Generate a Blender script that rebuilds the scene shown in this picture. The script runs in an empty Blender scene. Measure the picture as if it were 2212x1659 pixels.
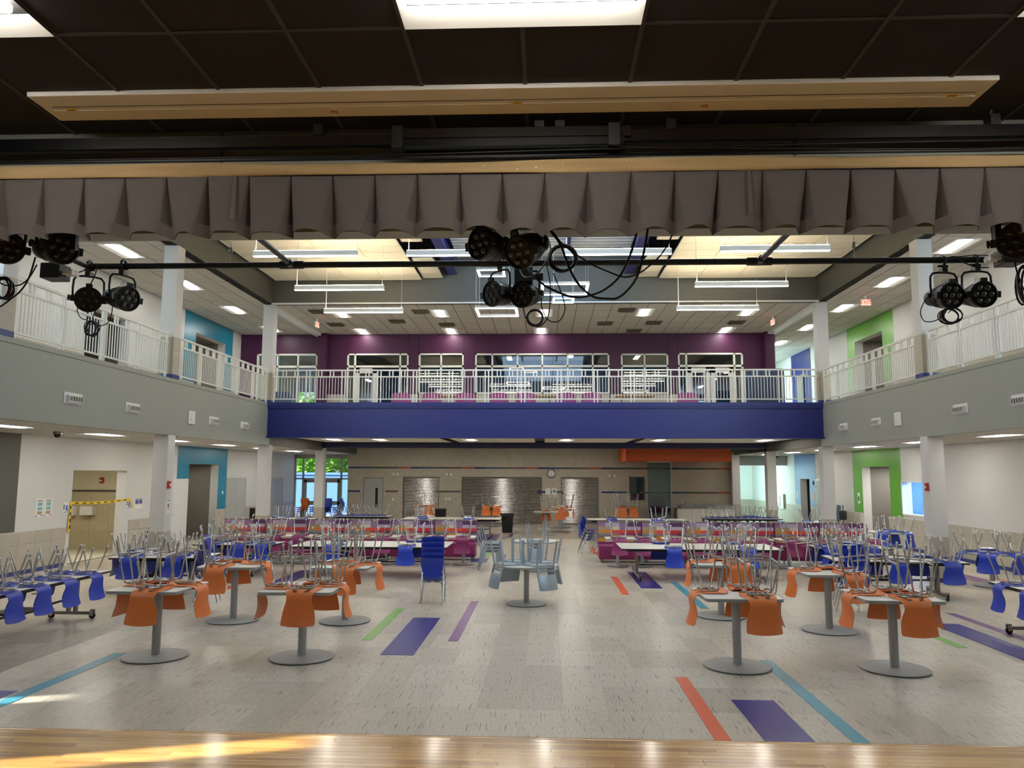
import bpy, bmesh, math, random
from mathutils import Matrix, Vector
RND = random.Random(11)
SC = bpy.context.scene
COL = SC.collection
PI = math.pi

# ------------------------------------------------------------------ camera
cam_data = bpy.data.cameras.new('camera')
cam_data.sensor_fit = 'HORIZONTAL'; cam_data.sensor_width = 36.0
cam_data.lens = 1670 / 2212 * 36.0
cam_data.clip_start = 0.05; cam_data.clip_end = 400
cam = bpy.data.objects.new('camera', cam_data); COL.objects.link(cam)
yaw, pitch, roll = -0.042, 0.1143, -0.0038
fw = Vector((math.sin(yaw)*math.cos(pitch), math.cos(yaw)*math.cos(pitch), math.sin(pitch)))
rt = Vector((math.cos(yaw), -math.sin(yaw), 0)); dn = fw.cross(rt)
r_ = rt*math.cos(roll) + dn*math.sin(roll); d_ = -rt*math.sin(roll) + dn*math.cos(roll)
cam.matrix_world = Matrix(((r_.x, -d_.x, -fw.x, 0), (r_.y, -d_.y, -fw.y, 0), (r_.z, -d_.z, -fw.z, 2.45), (0, 0, 0, 1)))
SC.camera = cam

# ------------------------------------------------------------------ world, sun, daylight fill, exposure
world = bpy.data.worlds.new('world'); SC.world = world; world.use_nodes = True
wn = world.node_tree; bgn = wn.nodes['Background']
sky = wn.nodes.new('ShaderNodeTexSky'); sky.sky_type = 'NISHITA'; sky.sun_disc = False
sky.sun_elevation = math.radians(38); sky.sun_rotation = math.radians(250)
wn.links.new(sky.outputs[0], bgn.inputs[0]); bgn.inputs[1].default_value = 0.10
sun_d = bpy.data.lights.new('sun', 'SUN'); sun_d.energy = 13.0; sun_d.angle = math.radians(0.9); sun_d.color = (1, .97, .88)
sun = bpy.data.objects.new('sun', sun_d); COL.objects.link(sun)
SUN_DIR = Vector((1, .30, -.27)).normalized()
sun.rotation_euler = SUN_DIR.to_track_quat('-Z', 'Y').to_euler()
def area(name, loc, direction, sx, sy, power, color, spread=180):
    d = bpy.data.lights.new(name, 'AREA'); d.shape = 'RECTANGLE'; d.size = sx; d.size_y = sy
    d.energy = power; d.color = color; d.spread = math.radians(spread)
    o = bpy.data.objects.new(name, d); COL.objects.link(o); o.location = loc
    o.rotation_euler = Vector(direction).to_track_quat('-Z', 'Y').to_euler()
    return o
DAY = (.62, .83, 1.0)
# added area lamps stand in for daylight; no openings behind them
area('roof_fill', (-.1, 14.5, 9.5), (0, .25, -1), 5.0, 8.0, 150, (.45, .7, 1))
area('roof_fill', (-.1, 20.9, 9.5), (0, 1, -.55), 5.0, 1.6, 130, (.42, .68, 1))
area('gallery_fill', (-10.8, 6.0, 6.4), (0, 1, 0), 2.6, 2.4, 150, DAY)
area('gallery_fill', (10.4, 6.0, 6.4), (0, 1, 0), 2.4, 2.4, 190, DAY)
area('corridor_fill', (9.75, 41.0, 1.9), (1, .1, 0), 5.0, 2.6, 80, (.66, 1.0, .96))
area('corridor_fill', (9.6, 37.0, 6.3), (1, .1, 0), 5.0, 2.4, 70, (.66, 1.0, .96))
SC.view_settings.view_transform = 'Standard'; SC.view_settings.look = 'None'
SC.view_settings.gamma = 1.0; SC.view_settings.use_curve_mapping = False
SC.view_settings.exposure = 1.18
SC.cycles.max_bounces = 8; SC.cycles.diffuse_bounces = 4; SC.cycles.glossy_bounces = 4
SC.cycles.transmission_bounces = 6; SC.cycles.transparent_max_bounces = 12
SC.cycles.caustics_reflective = False; SC.cycles.caustics_refractive = False
SC.cycles.sample_clamp_indirect = 4.0

# ------------------------------------------------------------------ materials
def lin(c):
    c = c/255.0
    return c/12.92 if c <= .04045 else ((c+.055)/1.055)**2.4
def S(r, g, b): return (lin(r), lin(g), lin(b), 1)
MATS = {}
def mat(name, col, rough=.6, metal=0, var=0, vs=3.0, bump=0, bs=60, spec=.5, stretch=(1, 1, 1), rnd=0, coat=0):
    m = bpy.data.materials.new(name); m.use_nodes = True; MATS[name] = m
    nt = m.node_tree; b = nt.nodes['Principled BSDF']
    b.inputs['Roughness'].default_value = rough; b.inputs['Metallic'].default_value = metal
    b.inputs['Specular IOR Level'].default_value = spec
    b.inputs['Coat Weight'].default_value = coat
    tc = nt.nodes.new('ShaderNodeTexCoord'); mp = nt.nodes.new('ShaderNodeMapping')
    mp.inputs['Scale'].default_value = stretch
    nt.links.new(tc.outputs['Object'], mp.inputs[0])
    nz = nt.nodes.new('ShaderNodeTexNoise'); nz.inputs['Scale'].default_value = vs; nz.inputs['Detail'].default_value = 4
    nt.links.new(mp.outputs[0], nz.inputs['Vector'])
    hsv = nt.nodes.new('ShaderNodeHueSaturation'); hsv.inputs['Color'].default_value = col
    mr = nt.nodes.new('ShaderNodeMapRange'); mr.inputs[1].default_value = .25; mr.inputs[2].default_value = .75
    mr.inputs[3].default_value = 1-var; mr.inputs[4].default_value = 1+var
    nt.links.new(nz.outputs[0], mr.inputs[0])
    last = mr.outputs[0]
    if rnd:
        oi = nt.nodes.new('ShaderNodeObjectInfo'); m2 = nt.nodes.new('ShaderNodeMapRange')
        m2.inputs[3].default_value = 1-rnd; m2.inputs[4].default_value = 1+rnd
        nt.links.new(oi.outputs['Random'], m2.inputs[0])
        mu = nt.nodes.new('ShaderNodeMath'); mu.operation = 'MULTIPLY'
        nt.links.new(last, mu.inputs[0]); nt.links.new(m2.outputs[0], mu.inputs[1]); last = mu.outputs[0]
    nt.links.new(last, hsv.inputs['Value']); nt.links.new(hsv.outputs[0], b.inputs['Base Color'])
    if bump:
        n2 = nt.nodes.new('ShaderNodeTexNoise'); n2.inputs['Scale'].default_value = bs
        nt.links.new(mp.outputs[0], n2.inputs['Vector'])
        bp = nt.nodes.new('ShaderNodeBump'); bp.inputs['Strength'].default_value = bump; bp.inputs['Distance'].default_value = .01
        nt.links.new(n2.outputs[0], bp.inputs['Height']); nt.links.new(bp.outputs[0], b.inputs['Normal'])
    return m
def emit(name, col, strength):
    m = bpy.data.materials.new(name); m.use_nodes = True; MATS[name] = m
    b = m.node_tree.nodes['Principled BSDF']; b.inputs['Base Color'].default_value = (.8, .8, .8, 1)
    b.inputs['Emission Color'].default_value = (*col, 1); b.inputs['Emission Strength'].default_value = strength
    return m
def glass(name, tint=(.85, .95, .95, 1), rough=.02, refl=.12, see=1.0):
    m = bpy.data.materials.new(name); m.use_nodes = True; MATS[name] = m; nt = m.node_tree
    nt.nodes.remove(nt.nodes['Principled BSDF']); out = nt.nodes['Material Output']
    tr = nt.nodes.new('ShaderNodeBsdfTransparent'); tr.inputs[0].default_value = tint
    gl = nt.nodes.new('ShaderNodeBsdfGlossy'); gl.inputs['Roughness'].default_value = rough
    fr = nt.nodes.new('ShaderNodeFresnel'); fr.inputs[0].default_value = 1.45
    ad = nt.nodes.new('ShaderNodeMath'); ad.operation = 'ADD'; ad.inputs[1].default_value = refl; ad.use_clamp = True
    ge = nt.nodes.new('ShaderNodeNewGeometry'); mk = nt.nodes.new('ShaderNodeMath'); mk.operation = 'SUBTRACT'; mk.inputs[0].default_value = 1
    mf = nt.nodes.new('ShaderNodeMath'); mf.operation = 'MULTIPLY'      # only the outer face of a pane mirrors
    nt.links.new(fr.outputs[0], ad.inputs[0]); nt.links.new(ge.outputs['Backfacing'], mk.inputs[1])
    nt.links.new(ad.outputs[0], mf.inputs[0]); nt.links.new(mk.outputs[0], mf.inputs[1])
    mx = nt.nodes.new('ShaderNodeMixShader'); nt.links.new(mf.outputs[0], mx.inputs[0])
    nt.links.new(tr.outputs[0], mx.inputs[1]); nt.links.new(gl.outputs[0], mx.inputs[2]); nt.links.new(mx.outputs[0], out.inputs[0])
    return m

mat('white_wall', S(208, 208, 206), .55, var=.02, vs=.6, bump=.03, bs=180)
mat('grey_paint', S(150, 154, 145), .5, var=.02, vs=.5, bump=.03, bs=180)
mat('dark_grey_paint', S(86, 86, 80), .55, var=.03)
mat('taupe_block', S(184, 176, 158), .8, var=.09, vs=5, bump=.1, bs=90)
mat('wainscot_tile', S(176, 170, 156), .45, var=.05, vs=6, rnd=.06)
mat('wainscot_base', S(120, 114, 104), .8)
mat('blue_tile', S(44, 58, 122), .35, var=.06)
mat('royal_blue', S(31, 40, 112), .38, var=.02)
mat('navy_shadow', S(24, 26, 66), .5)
mat('purple_paint', S(66, 22, 58), .45, var=.03, vs=.7, spec=.35)
mat('teal_paint', S(30, 126, 158), .3, var=.02)
mat('green_paint', S(96, 164, 48), .32, var=.02)
mat('sky_blue_paint', S(104, 142, 190), .4)
mat('orange_paint', S(206, 92, 40), .5, var=.03)
mat('ceiling_tile', S(196, 192, 184), .85, var=.03, vs=14, bump=.08, bs=260, rnd=.015)
mat('cloud_tile', S(222, 216, 200), .8, var=.02, rnd=.015)
mat('ceiling_grid', S(120, 116, 110), .6)
mat('black_tile', S(42, 40, 41), .9, var=.1, vs=40, bump=.1, bs=200, rnd=.08)
mat('black_grid', S(60, 58, 57), .6)
mat('white_metal', S(226, 226, 222), .35)
mat('rail_white', S(228, 228, 220), .4)
mat('cream_panel', S(238, 238, 234), .5, var=.03, vs=.8)
mat('black_metal', S(13, 13, 15), .4, metal=0)
mat('black_gloss', S(8, 8, 11), .25)
mat('black_plastic', S(20, 20, 21), .45)
mat('cable_black', S(14, 14, 14), .4)
mat('chain_steel', S(150, 148, 140), .35, metal=1)
mat('chrome', S(196, 196, 194), .2, metal=1)
mat('steel', S(150, 150, 148), .33, metal=1, var=.05)
mat('shutter_steel', S(176, 172, 166), .2, metal=1, var=.03)
mat('door_grey', S(172, 174, 170), .45)
mat('door_taupe', S(150, 142, 130), .5)
mat('dark_brown', S(96, 90, 80), .6)
mat('grey_wall', S(120, 116, 108), .6)
mat('table_grey', S(166, 168, 167), .4)
mat('table_edge', S(150, 152, 150), .45)
mat('table_white', S(242, 238, 228), .28, var=.01)
mat('table_black', S(20, 20, 22), .4)
mat('orange_shell', S(226, 122, 58), .42, var=.02)
mat('blue_shell', S(34, 60, 176), .38, var=.02)
mat('magenta_shell', S(132, 40, 94), .42, var=.02)
mat('grey_alu', S(158, 170, 180), .4, metal=.35)
mat('vinyl_magenta', S(128, 34, 90), .36, var=.03)
mat('vinyl_purple', S(128, 52, 108), .45)
mat('upholstery_navy', S(46, 66, 96), .6)
mat('curtain', S(100, 94, 92), .95, var=.05, vs=9, bump=.15, bs=300)
mat('curtain_back', S(106, 92, 89), .95)
mat('webbing', S(182, 156, 112), .85, var=.12, vs=4, stretch=(.5, 3, 3), bump=.1, bs=120)
mat('skin_white', S(240, 240, 236), .5)
mat('red_plastic', S(176, 40, 34), .4)
mat('paper', S(232, 232, 230), .8)
mat('paper_blue', S(70, 84, 150), .8)
mat('paper_teal', S(126, 176, 184), .8)
mat('yellow_tape', S(226, 190, 44), .5)
mat('ink', S(24, 24, 26), .7)
mat('yellow_sticker', S(196, 160, 40), .6)
mat('red_sticker', S(190, 60, 40), .6)
mat('cream_wall', S(222, 215, 190), .6)
mat('tan_tile', S(200, 188, 158), .5, var=.06, rnd=.05)
mat('outside_wall', S(92, 134, 208), .8)
mat('paving', S(150, 150, 148), .9)
mat('leaf', S(128, 182, 58), .7, var=.25, vs=3)
mat('bark', S(90, 70, 50), .9)
mat('leaf_dark', S(60, 96, 50), .7, var=.2, vs=30)
mat('wood_counter', S(170, 130, 84), .5, var=.1, stretch=(1, 8, 8))
mat('glow_wall', S(226, 232, 228), .6)
mat('lens_glass', S(96, 98, 96), .12, metal=.6)
mat('lens_dark', S(60, 58, 52), .12, metal=.5)
for n, c in dict(strip_blue=(38, 44, 110), strip_teal=(56, 88, 104), strip_green=(78, 88, 52), strip_mauve=(104, 78, 84), strip_orange=(178, 84, 54)).items():
    mat(n, S(*c), .5, var=.05)
for n, c in dict(vinyl_orange=(232, 104, 66), vinyl_blue=(52, 50, 132), vinyl_teal=(58, 150, 172), vinyl_green=(126, 178, 76), vinyl_violet=(122, 72, 132)).items():
    mat(n, S(*c), .31, var=.03, vs=8)
for n, c in dict(f_lilac=(184, 170, 188), f_plum=(92, 58, 98), f_sand=(170, 150, 118), f_orange=(226, 120, 50), f_coral=(222, 88, 52), f_red=(200, 58, 46), f_slate=(120, 140, 150), f_taupe=(120, 108, 98), f_cream=(214, 200, 176), f_mauve=(146, 116, 150), f_magenta=(146, 50, 100), f_gold=(200, 140, 50)).items():
    mat(n, S(*c), .8, var=.04, bump=.05, bs=300)
emit('lamp_troffer', (1, .95, .85), 20.0)
emit('lamp_linear', (1, .95, .86), 15.0)
emit('lamp_uplight', (1, .84, .55), 40.0)
emit('lamp_ring', (1, .92, .78), 12.0)
emit('lamp_stage', (1, .94, .84), 19.0)
emit('exit_red', (1, .09, .05), 1.6)
emit('room_light', (1, .95, .85), 3.0)
glass('window_glass'); glass('tinted_glass', (.5, .68, .68, 1), .02, .16)
glass('clear_glass', (.92, .97, 1, 1), .01, .04)

# floor vinyl: every tile gets its own tone, dashes run along the hall
def floor_material():
    m = bpy.data.materials.new('floor_vinyl'); m.use_nodes = True; MATS['floor_vinyl'] = m
    nt = m.node_tree; b = nt.nodes['Principled BSDF']; L = nt.links.new
    ge = nt.nodes.new('ShaderNodeNewGeometry')
    dv = nt.nodes.new('ShaderNodeVectorMath'); dv.operation = 'DIVIDE'; dv.inputs[1].default_value = (.457, .914, 1)
    of = nt.nodes.new('ShaderNodeVectorMath'); of.operation = 'SUBTRACT'; of.inputs[1].default_value = (2.03, .17, 0)
    L(ge.outputs['Position'], of.inputs[0]); L(of.outputs[0], dv.inputs[0])
    fl = nt.nodes.new('ShaderNodeVectorMath'); fl.operation = 'FLOOR'; L(dv.outputs[0], fl.inputs[0])
    wh = nt.nodes.new('ShaderNodeTexWhiteNoise'); wh.noise_dimensions = '2D'; L(fl.outputs[0], wh.inputs['Vector'])
    mp = nt.nodes.new('ShaderNodeMapping'); mp.inputs['Scale'].default_value = (62, 3.0, 1); L(ge.outputs['Position'], mp.inputs[0])
    nz = nt.nodes.new('ShaderNodeTexNoise'); nz.inputs['Scale'].default_value = 1.0; nz.inputs['Detail'].default_value = 1; L(mp.outputs[0], nz.inputs['Vector'])
    st = nt.nodes.new('ShaderNodeMapRange'); st.inputs[1].default_value = .635; st.inputs[2].default_value = .72; st.inputs[3].default_value = 0; st.inputs[4].default_value = 1
    L(nz.outputs[0], st.inputs[0])
    mp2 = nt.nodes.new('ShaderNodeMapping'); mp2.inputs['Scale'].default_value = (60, 11, 1); L(ge.outputs['Position'], mp2.inputs[0])
    n2 = nt.nodes.new('ShaderNodeTexNoise'); n2.inputs['Detail'].default_value = 6; n2.inputs['Scale'].default_value = 1; L(mp2.outputs[0], n2.inputs['Vector'])
    ad = nt.nodes.new('ShaderNodeMath'); ad.operation = 'MULTIPLY_ADD'; ad.inputs[1].default_value = .34; L(wh.outputs['Value'], ad.inputs[0]); L(n2.outputs[0], ad.inputs[2])
    rp = nt.nodes.new('ShaderNodeValToRGB'); rp.color_ramp.elements[0].position = .32; rp.color_ramp.elements[0].color = S(171, 162, 148)
    rp.color_ramp.elements[1].position = .98; rp.color_ramp.elements[1].color = S(214, 204, 187)
    L(ad.outputs[0], rp.inputs[0])
    mx = nt.nodes.new('ShaderNodeMix'); mx.data_type = 'RGBA'; mx.inputs['B'].default_value = S(112, 105, 100)
    L(rp.outputs[0], mx.inputs['A']); L(st.outputs[0], mx.inputs['Factor']); L(mx.outputs['Result'], b.inputs['Base Color'])
    b.inputs['Roughness'].default_value = .31; b.inputs['Specular IOR Level'].default_value = .5
floor_material()
def stage_material():
    m = bpy.data.materials.new('stage_wood'); m.use_nodes = True; MATS['stage_wood'] = m
    nt = m.node_tree; b = nt.nodes['Principled BSDF']; L = nt.links.new
    ge = nt.nodes.new('ShaderNodeNewGeometry'); mp = nt.nodes.new('ShaderNodeMapping'); mp.inputs['Scale'].default_value = (3, 60, 1)
    L(ge.outputs['Position'], mp.inputs[0]); nz = nt.nodes.new('ShaderNodeTexNoise'); nz.inputs['Detail'].default_value = 6; nz.inputs['Scale'].default_value = 1
    L(mp.outputs[0], nz.inputs['Vector']); oi = nt.nodes.new('ShaderNodeObjectInfo')
    ad = nt.nodes.new('ShaderNodeMath'); ad.operation = 'MULTIPLY_ADD'; ad.inputs[1].default_value = .35; L(nz.outputs[0], ad.inputs[0])
    mu = nt.nodes.new('ShaderNodeMath'); mu.operation = 'MULTIPLY'; mu.inputs[1].default_value = .65; L(oi.outputs['Random'], mu.inputs[0]); L(mu.outputs[0], ad.inputs[2])
    rp = nt.nodes.new('ShaderNodeValToRGB'); e = rp.color_ramp.elements; e[0].position = .08; e[0].color = S(152, 104, 52); e[1].position = .8; e[1].color = S(224, 178, 104)
    k = e.new(.3); k.color = S(196, 146, 78)
    L(ad.outputs[0], rp.inputs[0]); L(rp.outputs[0], b.inputs['Base Color']); b.inputs['Roughness'].default_value = .2; b.inputs['Coat Weight'].default_value = .4
    b.inputs['Coat Roughness'].default_value = .12
stage_material()

# ------------------------------------------------------------------ mesh helpers
class MB:
    def __init__(s): s.v = []; s.f = []; s.sm = []
    def add(s, vs, fs, smooth=False):
        o = len(s.v); s.v += [tuple(p) for p in vs]
        for f in fs: s.f.append(tuple(i+o for i in f)); s.sm.append(smooth)
        return s
    def box(s, x0, y0, z0, x1, y1, z1):
        x0, x1 = min(x0, x1), max(x0, x1); y0, y1 = min(y0, y1), max(y0, y1); z0, z1 = min(z0, z1), max(z0, z1)
        return s.add([(x0, y0, z0), (x1, y0, z0), (x1, y1, z0), (x0, y1, z0), (x0, y0, z1), (x1, y0, z1), (x1, y1, z1), (x0, y1, z1)],
                     [(3, 2, 1, 0), (4, 5, 6, 7), (0, 1, 5, 4), (1, 2, 6, 5), (2, 3, 7, 6), (3, 0, 4, 7)])
    def cbox(s, c, sx, sy, sz): return s.box(c[0]-sx/2, c[1]-sy/2, c[2]-sz/2, c[0]+sx/2, c[1]+sy/2, c[2]+sz/2)
    def rbox(s, x0, y0, z0, x1, y1, z1, b=.01, seg=2):
        bm = bmesh.new(); bmesh.ops.create_cube(bm, size=1)
        for v in bm.verts: v.co = Vector(((x0+x1)/2+v.co.x*(x1-x0), (y0+y1)/2+v.co.y*(y1-y0), (z0+z1)/2+v.co.z*(z1-z0)))
        bmesh.ops.bevel(bm, geom=list(bm.edges), offset=b, segments=seg, profile=.5, affect='EDGES')
        bm.verts.index_update()
        s.add([v.co for v in bm.verts], [[v.index for v in f.verts] for f in bm.faces], seg > 1); bm.free(); return s
    def bar(s, p, q, w, h, up=(0, 0, 1)):
        p = Vector(p); q = Vector(q); t = (q-p).normalized(); u = Vector(up)
        a = t.cross(u)
        if a.length < 1e-4: a = t.cross(Vector((0, 1, 0)))
        a.normalize(); n = a.cross(t).normalized(); a = a*w/2; n = n*h/2
        vs = [p-a-n, p+a-n, p+a+n, p-a+n, q-a-n, q+a-n, q+a+n, q-a+n]
        return s.add(vs, [(3, 2, 1, 0), (4, 5, 6, 7), (0, 1, 5, 4), (1, 2, 6, 5), (2, 3, 7, 6), (3, 0, 4, 7)])
    def tube(s, pts, r, n=8, closed=False, caps=True):
        P = [Vector(p) for p in pts]; m = len(P); rr = r if isinstance(r, (list, tuple)) else [r]*m
        T = []
        for i in range(m):
            a = P[i-1] if (i > 0 or closed) else P[i]; b = P[(i+1) % m] if (i < m-1 or closed) else P[i]
            T.append((b-a).normalized())
        u = T[0].orthogonal().normalized(); vs = []; fs = []
        for i in range(m):
            u = (u - T[i]*u.dot(T[i]))
            u = u.normalized() if u.length > 1e-6 else T[i].orthogonal().normalized()
            w = T[i].cross(u)
            for k in range(n):
                a = 2*PI*k/n; vs.append(P[i] + (u*math.cos(a) + w*math.sin(a))*rr[i])
        for i in range(m if closed else m-1):
            j = (i+1) % m
            for k in range(n): fs.append((i*n+k, i*n+(k+1) % n, j*n+(k+1) % n, j*n+k))
        s.add(vs, fs, True)
        if caps and not closed:
            s.add(vs[:n], [tuple(reversed(range(n)))]); s.add(vs[-n:], [tuple(range(n))])
        return s
    def lathe(s, prof, n=24, M=None, smooth=True, cap0=True, cap1=True):
        vs = []; fs = []
        for r, z in prof:
            for k in range(n):
                a = 2*PI*k/n; v = Vector((r*math.cos(a), r*math.sin(a), z)); vs.append(M @ v if M else v)
        for i in range(len(prof)-1):
            for k in range(n): fs.append((i*n+k, i*n+(k+1) % n, (i+1)*n+(k+1) % n, (i+1)*n+k))
        s.add(vs, fs, smooth)
        if cap0: s.add(vs[:n], [tuple(reversed(range(n)))])
        if cap1: s.add(vs[-n:], [tuple(range(n))])
        return s
    def prism(s, poly, z0, z1):
        n = len(poly); vs = [(x, y, z0) for x, y in poly] + [(x, y, z1) for x, y in poly]
        fs = [tuple(reversed(range(n))), tuple(range(n, 2*n))] + [(i, (i+1) % n, n+(i+1) % n, n+i) for i in range(n)]
        return s.add(vs, fs)
    def mesh(s, name, m=None):
        me = bpy.data.meshes.new(name); me.from_pydata(s.v, [], s.f)
        me.polygons.foreach_set('use_smooth', s.sm)
        if m: me.materials.append(MATS[m])
        me.update(); return me

def tag(o, label=None, cat=None, group=None, kind=None):
    if label: o['label'] = label
    if cat: o['category'] = cat
    if group: o['group'] = group
    if kind: o['kind'] = kind
    return o
def obj(name, me, parent=None, loc=(0, 0, 0), rot=(0, 0, 0), m=None):
    if isinstance(me, MB): me = me.mesh(name, m)
    o = bpy.data.objects.new(name, me); COL.objects.link(o); o.location = loc; o.rotation_euler = rot
    if parent: o.parent = parent
    return o
def thing(name, label, cat, loc=(0, 0, 0), rz=0, group=None, kind=None, rot=None):
    o = bpy.data.objects.new(name, None); o.empty_display_size = .1; COL.objects.link(o); o.location = loc
    o.rotation_euler = rot if rot else (0, 0, rz)
    return tag(o, label, cat, group, kind)
def struct(name, mb, m, label, cat, parent=None):
    o = obj(name, mb, parent, m=m)
    if not parent: tag(o, label, cat, kind='structure')
    return o
def B(*a): return MB().box(*a)
def wall_cells(axis, p0, p1, a0, a1, z0, z1, holes):
    """a wall slab with rectangular openings; axis 'x': the slab spans x p0..p1 and runs along y"""
    A = sorted({a0, a1, *[min(max(h[i], a0), a1) for h in holes for i in (0, 1)]}); Zs = sorted({z0, z1, *[min(max(h[i], z0), z1) for h in holes for i in (2, 3)]})
    mb = MB()
    for i in range(len(A)-1):
        run = None
        for j in range(len(Zs)-1):
            ca, cz = (A[i]+A[i+1])/2, (Zs[j]+Zs[j+1])/2
            inside = any(h[0] < ca < h[1] and h[2] < cz < h[3] for h in holes)
            if inside:
                continue
            if axis == 'x': mb.box(p0, A[i], Zs[j], p1, A[i+1], Zs[j+1])
            else: mb.box(A[i], p0, Zs[j], A[i+1], p1, Zs[j+1])
    return mb
# ------------------------------------------------------------------ dimensions
XL, XR = -12.45, 11.85          # outer walls of the side aisles
FL, FR = -9.1, 8.9              # gallery fronts
YB = 25.0                       # far gallery beam
ZC1, ZG, ZC2 = 3.33, 4.72, 8.05 # aisle ceiling, gallery edge, gallery ceiling
GF = 4.62                       # gallery floor
SZ = .73                        # stage floor

# ------------------------------------------------------------------ hall floor
floor = struct('floor', B(XL-2.4, 5.2, -.3, XR+1.5, 46, -.004), 'wainscot_base', 'pale grey vinyl tile floor of the dining hall with colour stripes', 'floor')
TX, TY = .457, .914
tile_me = MB().rbox(.0004, .0004, -.006, TX-.0004, TY-.0004, 0, .0012, 1).mesh('floor_tile', 'floor_vinyl')
cells = []
for i in range(-32, 22):
    for j in range(5, 50):
        x, y = 2.03+i*TX, .17+j*TY
        if x < XL-.3 or x+TX > XR+.5 or y > 45: continue
        cells.append((x, y))
def in_view(c):
    x, y = c[0]+TX/2, c[1]+TY/2
    return y > 7.2 and -.72 < x/(y+.01)+.04 < .68
cells.sort(key=lambda c: (not in_view(c), c[1], c[0]))
for x, y in cells[:290]: obj('floor_tile', tile_me, floor, (x, y, 0))
rest = MB()
for x, y in cells[290:]: rest.add([(x, y, 0), (x+TX, y, 0), (x+TX, y+TY, 0), (x, y+TY, 0)], [(0, 1, 2, 3)])
tag(obj('floor_tile_field', rest, floor, m='floor_vinyl'), kind='stuff')
def stripe(x0, x1, y0, y1, m):
    n = max(1, round((y1-y0)/TY)); L = (y1-y0)/n
    me = MB().box(.0006, .0006, -.002, x1-x0-.0006, L-.0006, .004).mesh('accent_tile', m)
    for k in range(n): obj('accent_tile', me, floor, (x0, y0+k*L, 0))
for a in [(1.573, 1.725, 7.03, 9.77, 'vinyl_orange'), (2.03, 2.487, 6.1, 8.85, 'vinyl_blue'), (2.83, 2.985, 7.03, 10.68, 'vinyl_teal'),
          (1.573, 1.725, 16.14, 18.88, 'vinyl_orange'), (2.07, 2.527, 17.06, 19.8, 'vinyl_blue'), (2.85, 3.0, 14.6, 18.2, 'vinyl_teal'),
          (-2.69, -2.53, 11.59, 14.25, 'vinyl_green'), (-2.22, -1.765, 10.7, 13.4, 'vinyl_blue'), (-1.41, -1.26, 11.6, 15.15, 'vinyl_violet'),
          (-5.83, -5.66, 7.9, 10.6, 'vinyl_teal'), (-6.35, -5.89, 7.0, 8.75, 'vinyl_blue'), (-6.1, -5.64, 17.1, 19.55, 'vinyl_blue'), (-6.78, -6.62, 15.6, 17.6, 'vinyl_orange'),
          (5.86, 6.01, 11.6, 13.2, 'vinyl_green'), (6.35, 6.81, 9.9, 13.4, 'vinyl_blue'), (7.12, 7.27, 11.3, 14.4, 'vinyl_violet'),
          (-2.05, -1.6, 21.6, 22.6, 'vinyl_blue'), (-1.3, -1.13, 20.4, 23.6, 'vinyl_violet'), (-1.75, -1.6, 23.0, 25.6, 'vinyl_green'), (-1.4, -1.24, 30.2, 32.0, 'vinyl_violet'), (-2.45, -1.75, 28.5, 31.4, 'vinyl_blue'),
          (1.5, 1.66, 23.9, 26.4, 'vinyl_orange'), (2.0, 2.16, 32.6, 35.4, 'vinyl_orange'), (9.9, 10.36, 18.6, 20.0, 'vinyl_violet'), (10.6, 10.76, 17.7, 19.4, 'vinyl_orange')]:
    stripe(*a)
# floor boxes in the aisle by the restroom
for x, y in ((-10.15, 15.55), (-9.6, 18.4)):
    t = thing('floor_box', 'round steel floor outlet cover %s the left aisle' % ('nearer the stage in' if y < 16 else 'farther back along'), 'outlet cover', (x, y, 0))
    obj('ring', MB().lathe([(.16, 0), (.16, .006), (.1, .008)], 24), t, m='dark_brown'); obj('lid', MB().lathe([(.1, 0), (.1, .009), (.02, .01)], 24), t, m='steel')

# ------------------------------------------------------------------ stage
deck = struct('floor_stage', B(-7, -3, 0, 7, 5.28, SZ-.018), 'dark_brown', 'raised stage floor of narrow glossy oak strips', 'stage')
py = 5.3-.045
obj('nosing', MB().rbox(-7, py, SZ-.06, 7, 5.3, SZ, .006, 2), deck, m='stage_wood')
pl_me = {}
row = 0
while py > 3.75:
    y1, y0 = py, py-.0575; x = -4.6-RND.random()*.9
    while x < 4.2:
        L = RND.choice((.55, .7, .85, 1.0, 1.2, 1.45)); k = (L,)
        if k not in pl_me: pl_me[k] = MB().rbox(.0005, .0005, -.018, L-.0005, .0570, 0, .0008, 1).mesh('plank', 'stage_wood')
        obj('plank', pl_me[k], deck, (x, y0, SZ)); x += L
    py = y0; row += 1
tag(obj('plank_field', B(-7, -3, SZ-.018, 7, py, SZ), deck, m='stage_wood'), kind='stuff')
struct('wall_stage_left', wall_cells('x', -7.2, -7.0, -3, 4.95, 0, 5, [(3.31, 3.60, 1.55, 2.27)]), 'grey_wall', 'grey wall at the left side of the stage with a slot added for the sun', 'wall')  # slot cut to cast the sun patch on the stage
struct('wall_stage_right', B(7.0, -3, 0, 7.2, 4.95, 5), 'grey_wall', 'grey wall at the right side of the stage', 'wall')
struct('wall_stage_back', B(-7.2, -3.2, 0, 7.2, -3, 5), 'grey_wall', 'grey wall at the back of the stage', 'wall')
pros = struct('wall_proscenium', wall_cells('y', 4.87, 5.25, XL, XR, 0, 9.8, [(-6.2, 6.0, SZ-.3, 4.3)]), 'grey_paint', 'grey plaster wall with the wide stage opening', 'wall')
for x in (-2.15, 1.62):
    obj('control_joint', B(x-.008, 4.863, 4.3, x+.008, 4.871, 4.72), pros, m='dark_brown')
struct('wall_bulkhead', B(FL, 6.0, 4.378, FR, 6.2, 9.72), 'grey_paint', 'grey bulkhead dropping in front of the stage opening', 'wall')
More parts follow.
